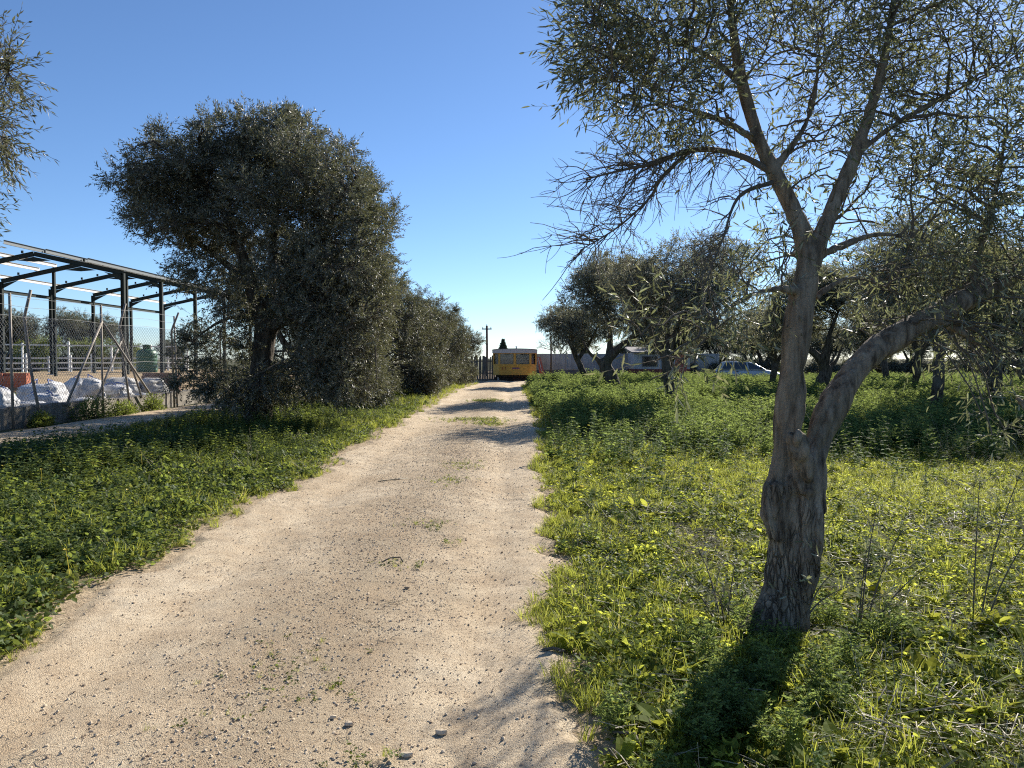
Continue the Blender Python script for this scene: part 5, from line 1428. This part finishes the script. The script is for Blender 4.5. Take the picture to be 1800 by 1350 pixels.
P = spread(lambda x, y: left_d(x + .1, y) * 46 * np.clip(9 / np.maximum(y, 1), .3, 1) * (.04 + .96 * clump(x, y, 96)) * np.exp(-np.clip(left_edge(y) - x - .5, 0, 9) / .9), -8.5, -2.6, 2.5, 45, 46)
scatter('bank_grass', 'grass', P, rngw.uniform(.45, 1.05, len(P)) * (1 + P[:, 1] * .015), .3, 'long grass growing through the left bank weeds', 'grass', rngw)
P = spread(lambda x, y: left_d(x, y) * 1.1, -7, -2.9, 3, 20, 1.1)
scatter('yellow_flowers', 'flower', P + np.array([0, 0, .12]), rngw.uniform(.7, 1.2, len(P)), .15, 'tiny yellow flowers in the left bank', 'flowers', rngw)
clump = lambda x, y, sd: np.clip((ng_(x, y, .75, sd) - .42) * 7, 0, 1)
P = spread(lambda x, y: left_d(x + .2, y) * 15 * clump(x, y, 91) * np.clip(12 / y, .25, 1), -9, -2.7, 2.5, 40, 26)
scatter('bank_mallow', 'mallow', P, rngw.uniform(.4, .95, len(P)), .2, 'round-leaved mallow clumps on the left bank', 'weeds', rngw)
P = spread(lambda x, y: right_d(x, y) * 9 * clump(x, y, 92) * np.clip(10 / y, .25, 1) * np.clip((22 - y) / 6, 0, 1) * bare_patch(x, y), .3, 14, 1.8, 22, 22)
scatter('mallow_clumps', 'mallow_light', P, rngw.uniform(.28, .6, len(P)), .25, 'round-leaved clumps among the sunlit right-hand weeds', 'weeds', rngw)
P = spread(lambda x, y: (right_d(x, y) * 1.6 + left_d(x, y) * .9) * (.3 + clump(x, y, 93)), -8, 14, 2, 22, 3)
scatter('dry_stalks', 'stalk', P, rngw.uniform(.5, 1.1, len(P)), .25, 'dry brown stalks standing among the weeds', 'stalks', rngw)
# dry straw and fallen leaves
P = spread(lambda x, y: right_d(x, y) * (10 + 55 * (1 - bare_patch(x, y)) + 150 * np.exp(-(((x - 2.2) / .6) ** 2 + ((y - 2.95) / .4) ** 2)) + 26 * np.exp(-(((x - 1.9) / .8) ** 2 + ((y - 4.6) / .9) ** 2))) * np.clip((12 - y) / 4, 0, 1), .2, 8, 1.8, 12, 190)
scatter('dry_straw', 'straw', P + np.array([0, 0, .03]), rngw.uniform(.5, 1.2, len(P)), .2, 'dry straw and stalks lying among the right-hand weeds', 'straw', rngw)
P = spread(lambda x, y: (x > left_edge(y) - .1) * (x < right_edge(y) + .1) * 4.5, -3.2, .9, 1.8, 16, 4.5)
P[:, 2] = .035
scatter('dry_straw', 'straw', P, rngw.uniform(.25, .6, len(P)), .08, 'bits of straw strewn over the track', 'straw', rngw)
# gravel
def gravel(x, y):
    mid = (.16 + .84 * np.exp(-((x + 1.05 + .5 * (ng_(x, y, .9, 71) - .5)) / .55) ** 2)) * (.35 + .9 * ng_(x, y, 2.2, 72))
    return (x > left_edge(y)) * (x < right_edge(y)) * 6500 * mid * np.clip((3.4 / np.maximum(y, 1.5)) ** 1.3, .05, 1)
P = spread(gravel, -3.1, .9, 1.9, 18, 6500)
zt = lambda x, y: .030 + .030 * np.exp(-((x + 1.1 + 0.2 * np.sin(y * 0.2)) / 0.45) ** 2) - .034 * np.exp(-((x + .15) / .24) ** 2) - .034 * np.exp(-((x + 2.1) / .27) ** 2) + ground_z(x, y, 0) * .6 + (noise2(x, y, 2.0, 21) - .5) * .03 + (noise2(x, y, 9, 22) - .5) * .016
P[:, 2] = zt(P[:, 0], P[:, 1]) + .001
sc = .0015 + .0090 * rngw.random(len(P)) ** 9 + .00035 * P[:, 1]
kd = rngw.random(len(P)) < .24
scatter('gravel', 'stone', P[~kd], sc[~kd], .5, 'pale gravel crumbs scattered over the track', 'gravel', rngw)
scatter('gravel', 'stone_dark', P[kd], sc[kd], .5, 'darker gravel crumbs scattered over the track', 'gravel', rngw)

# single loose stones on the track that can be told apart
for x, y, s, lab in ((-.30, 3.22, .026, 'pale stone on the right wheel rut in the foreground'), (-.78, 3.30, .021, 'small pale stone in the middle of the track foreground'), (-.42, 3.02, .024, 'pale stone nearest the bottom edge of the picture'), (-.70, 3.24, .020, 'brown stone beside the small pale one'), (-.72, 5.2, .022, 'lone dark stone on the track ahead')):
    V, F = p_stone(np.random.default_rng(int(y * 100)))
    o = mesh_obj('loose_stone', fast_mesh('loose_stone', V * s, F, False), M['stone' if 'pale' in lab else 'stone_dark']); o.location = (x, y, float(zt(np.array([x]), np.array([y]))[0]) + s * .35); tag(o, lab, 'stone', 'loose stones on the track')

def stick(pts, r, label, name='fallen_twig', mat='twig', kids=()):
    o = MB().rod(pts, r, 6).build(name, M[mat], None, True); tag(o, label, 'twig', 'fallen twigs')
stick([(-.98, 5.75, .07), (-.93, 5.82, .085), (-.86, 5.88, .075), (-.83, 5.80, .06)], .006, 'curved dead twig on the track, middle distance')
stick([(.16, 4.10, .03), (.22, 4.11, .04), (.28, 4.09, .03)], .009, 'short dark twig on the right wheel rut')
stick([(.42, 3.15, .05), (.50, 3.10, .07), (.52, 3.0, .05), (.60, 2.95, .04)], .006, 'crooked twig at the right verge in the foreground')
stick([(-1.7, 9.7, .05), (-1.5, 9.85, .055), (-1.35, 9.95, .05)], .006, 'long pale straw-like twig left of the grass tuft', mat='straw')

# ------------------------------------------------------------------ shoots at the foot of the foreground olive, bare bush, bushes at the wall
def sapling(loc, stems, label, seed, leaves=True, cat='olive shoot', leaf=.055, name='olive_shoot', k=9):
    rng = np.random.default_rng(seed); t = empty(name, loc); tag(t, label, cat)
    br, LP, LD = [], [], []
    for dx, dy, h in stems:
        a = np.array([dx * .15, dy * .15, 0]); e = np.array([dx, dy, h]); p = bez(a, a * .5 + e * .5 + np.array([-dx * .2, -dy * .2, h * .1]), e, 8)
        br.append((p, np.linspace(.006, .002, 8)))
        for _ in range(k):
            j = rng.integers(2, 8); d = unit(np.array([*rng.normal(size=2), .5])); l = rng.uniform(.06, .22); q = bez(p[j], p[j] + d * l * .5, p[j] + d * l, 5)
            br.append((q, np.linspace(.0022, .001, 5)))
            if leaves and rng.random() < .7:
                for u in range(1, 5):
                    for s in (-1, 1): LP.append(q[u]); LD.append(unit(d + rng.normal(size=3) * .7))
    V, F = merge([tube(p, r, 4) for p, r in br]); mesh_obj('stems', fast_mesh('stems', V, F, True), M['twig'], t)
    if LP:
        V, F = leaves_mesh(rng, np.array(LP), np.array(LD), leaf, .012, .1, True); tag(mesh_obj('leaves', fast_mesh('leaves', V, F), M['leaf_hero'], t), kind='stuff')
    return t
sapling((1.95, 4.30, 0), [(.10, .0, .75), (.30, .1, .62), (.02, -.05, .50), (.42, .05, .42)], 'thin leafy shoots growing right of the foreground trunk', 3)
sapling((1.25, 4.45, 0), [(-.15, .05, .48), (-.28, -.02, .35), (.02, -.1, .42), (-.1, -.2, .30)], 'twiggy shoots left of the foreground trunk', 4, k=7)
sapling((2.72, 4.5, 0), [(.3, 0, 1.0), (.15, .2, .85), (.45, -.1, .8)], 'leafy shoots at the right picture edge', 7)
sapling((1.55, 4.05, .25), [(.12, -.1, .25), (-.1, -.12, .22), (.2, -.05, .15)], 'pale leafy sprig sprouting from the foreground trunk', 9, k=5)
sapling((5.2, 12.6, 0), [(-.5, .1, .9), (.25, 0, 1.3), (-.15, .1, 1.1), (.5, .1, 1.0), (-.9, 0, .7)], 'leafless thin-stemmed bush in the weeds behind the foreground tree', 12, leaves=False, cat='bare bush', name='bare_bush', k=14)

def wall_bush(loc, r, h, label, seed):
    rng = np.random.default_rng(seed); t = empty('bush', loc); tag(t, label, 'bush', 'bushes at the foot of the low wall')
    n = 1500; d = unit(rng.normal(size=(n, 3))); d[:, 2] = np.abs(d[:, 2]); lob = .45 + 1.1 * vnoise(d * 2.6 + seed * 5.0, seed); P = d * np.array([r * .8, r * 1.9, h * 1.15]) * (lob * rng.random(n) ** .4)[:, None]
    V, F = leaves_mesh(rng, P, unit(d + rng.normal(size=(n, 3)) * .6), .07, .03); tag(mesh_obj('leaves', fast_mesh('leaves', V, F), M['weed_dark'], t), kind='stuff')
    V, F = merge([tube(bez(np.zeros(3), p * .5 + np.array([0, 0, .05]), p, 5), np.linspace(.008, .003, 5), 4) for p in P[:40]]); mesh_obj('stems', fast_mesh('stems', V, F), M['twig'], t)
wall_bush((-10.75, 19.7, .05), .45, .50, 'dark bush against the low wall left of the cranked post', 2)
wall_bush((-10.7, 22.9, .05), .32, .42, 'green bush against the low wall under the long brace', 3)
wall_bush((-10.8, 17.6, .05), .22, .26, 'small bush at the foot of the cranked post on the left', 4)
wall_bush((-10.7, 21.2, .05), .35, .32, 'low bush against the wall below the second cranked post', 5)
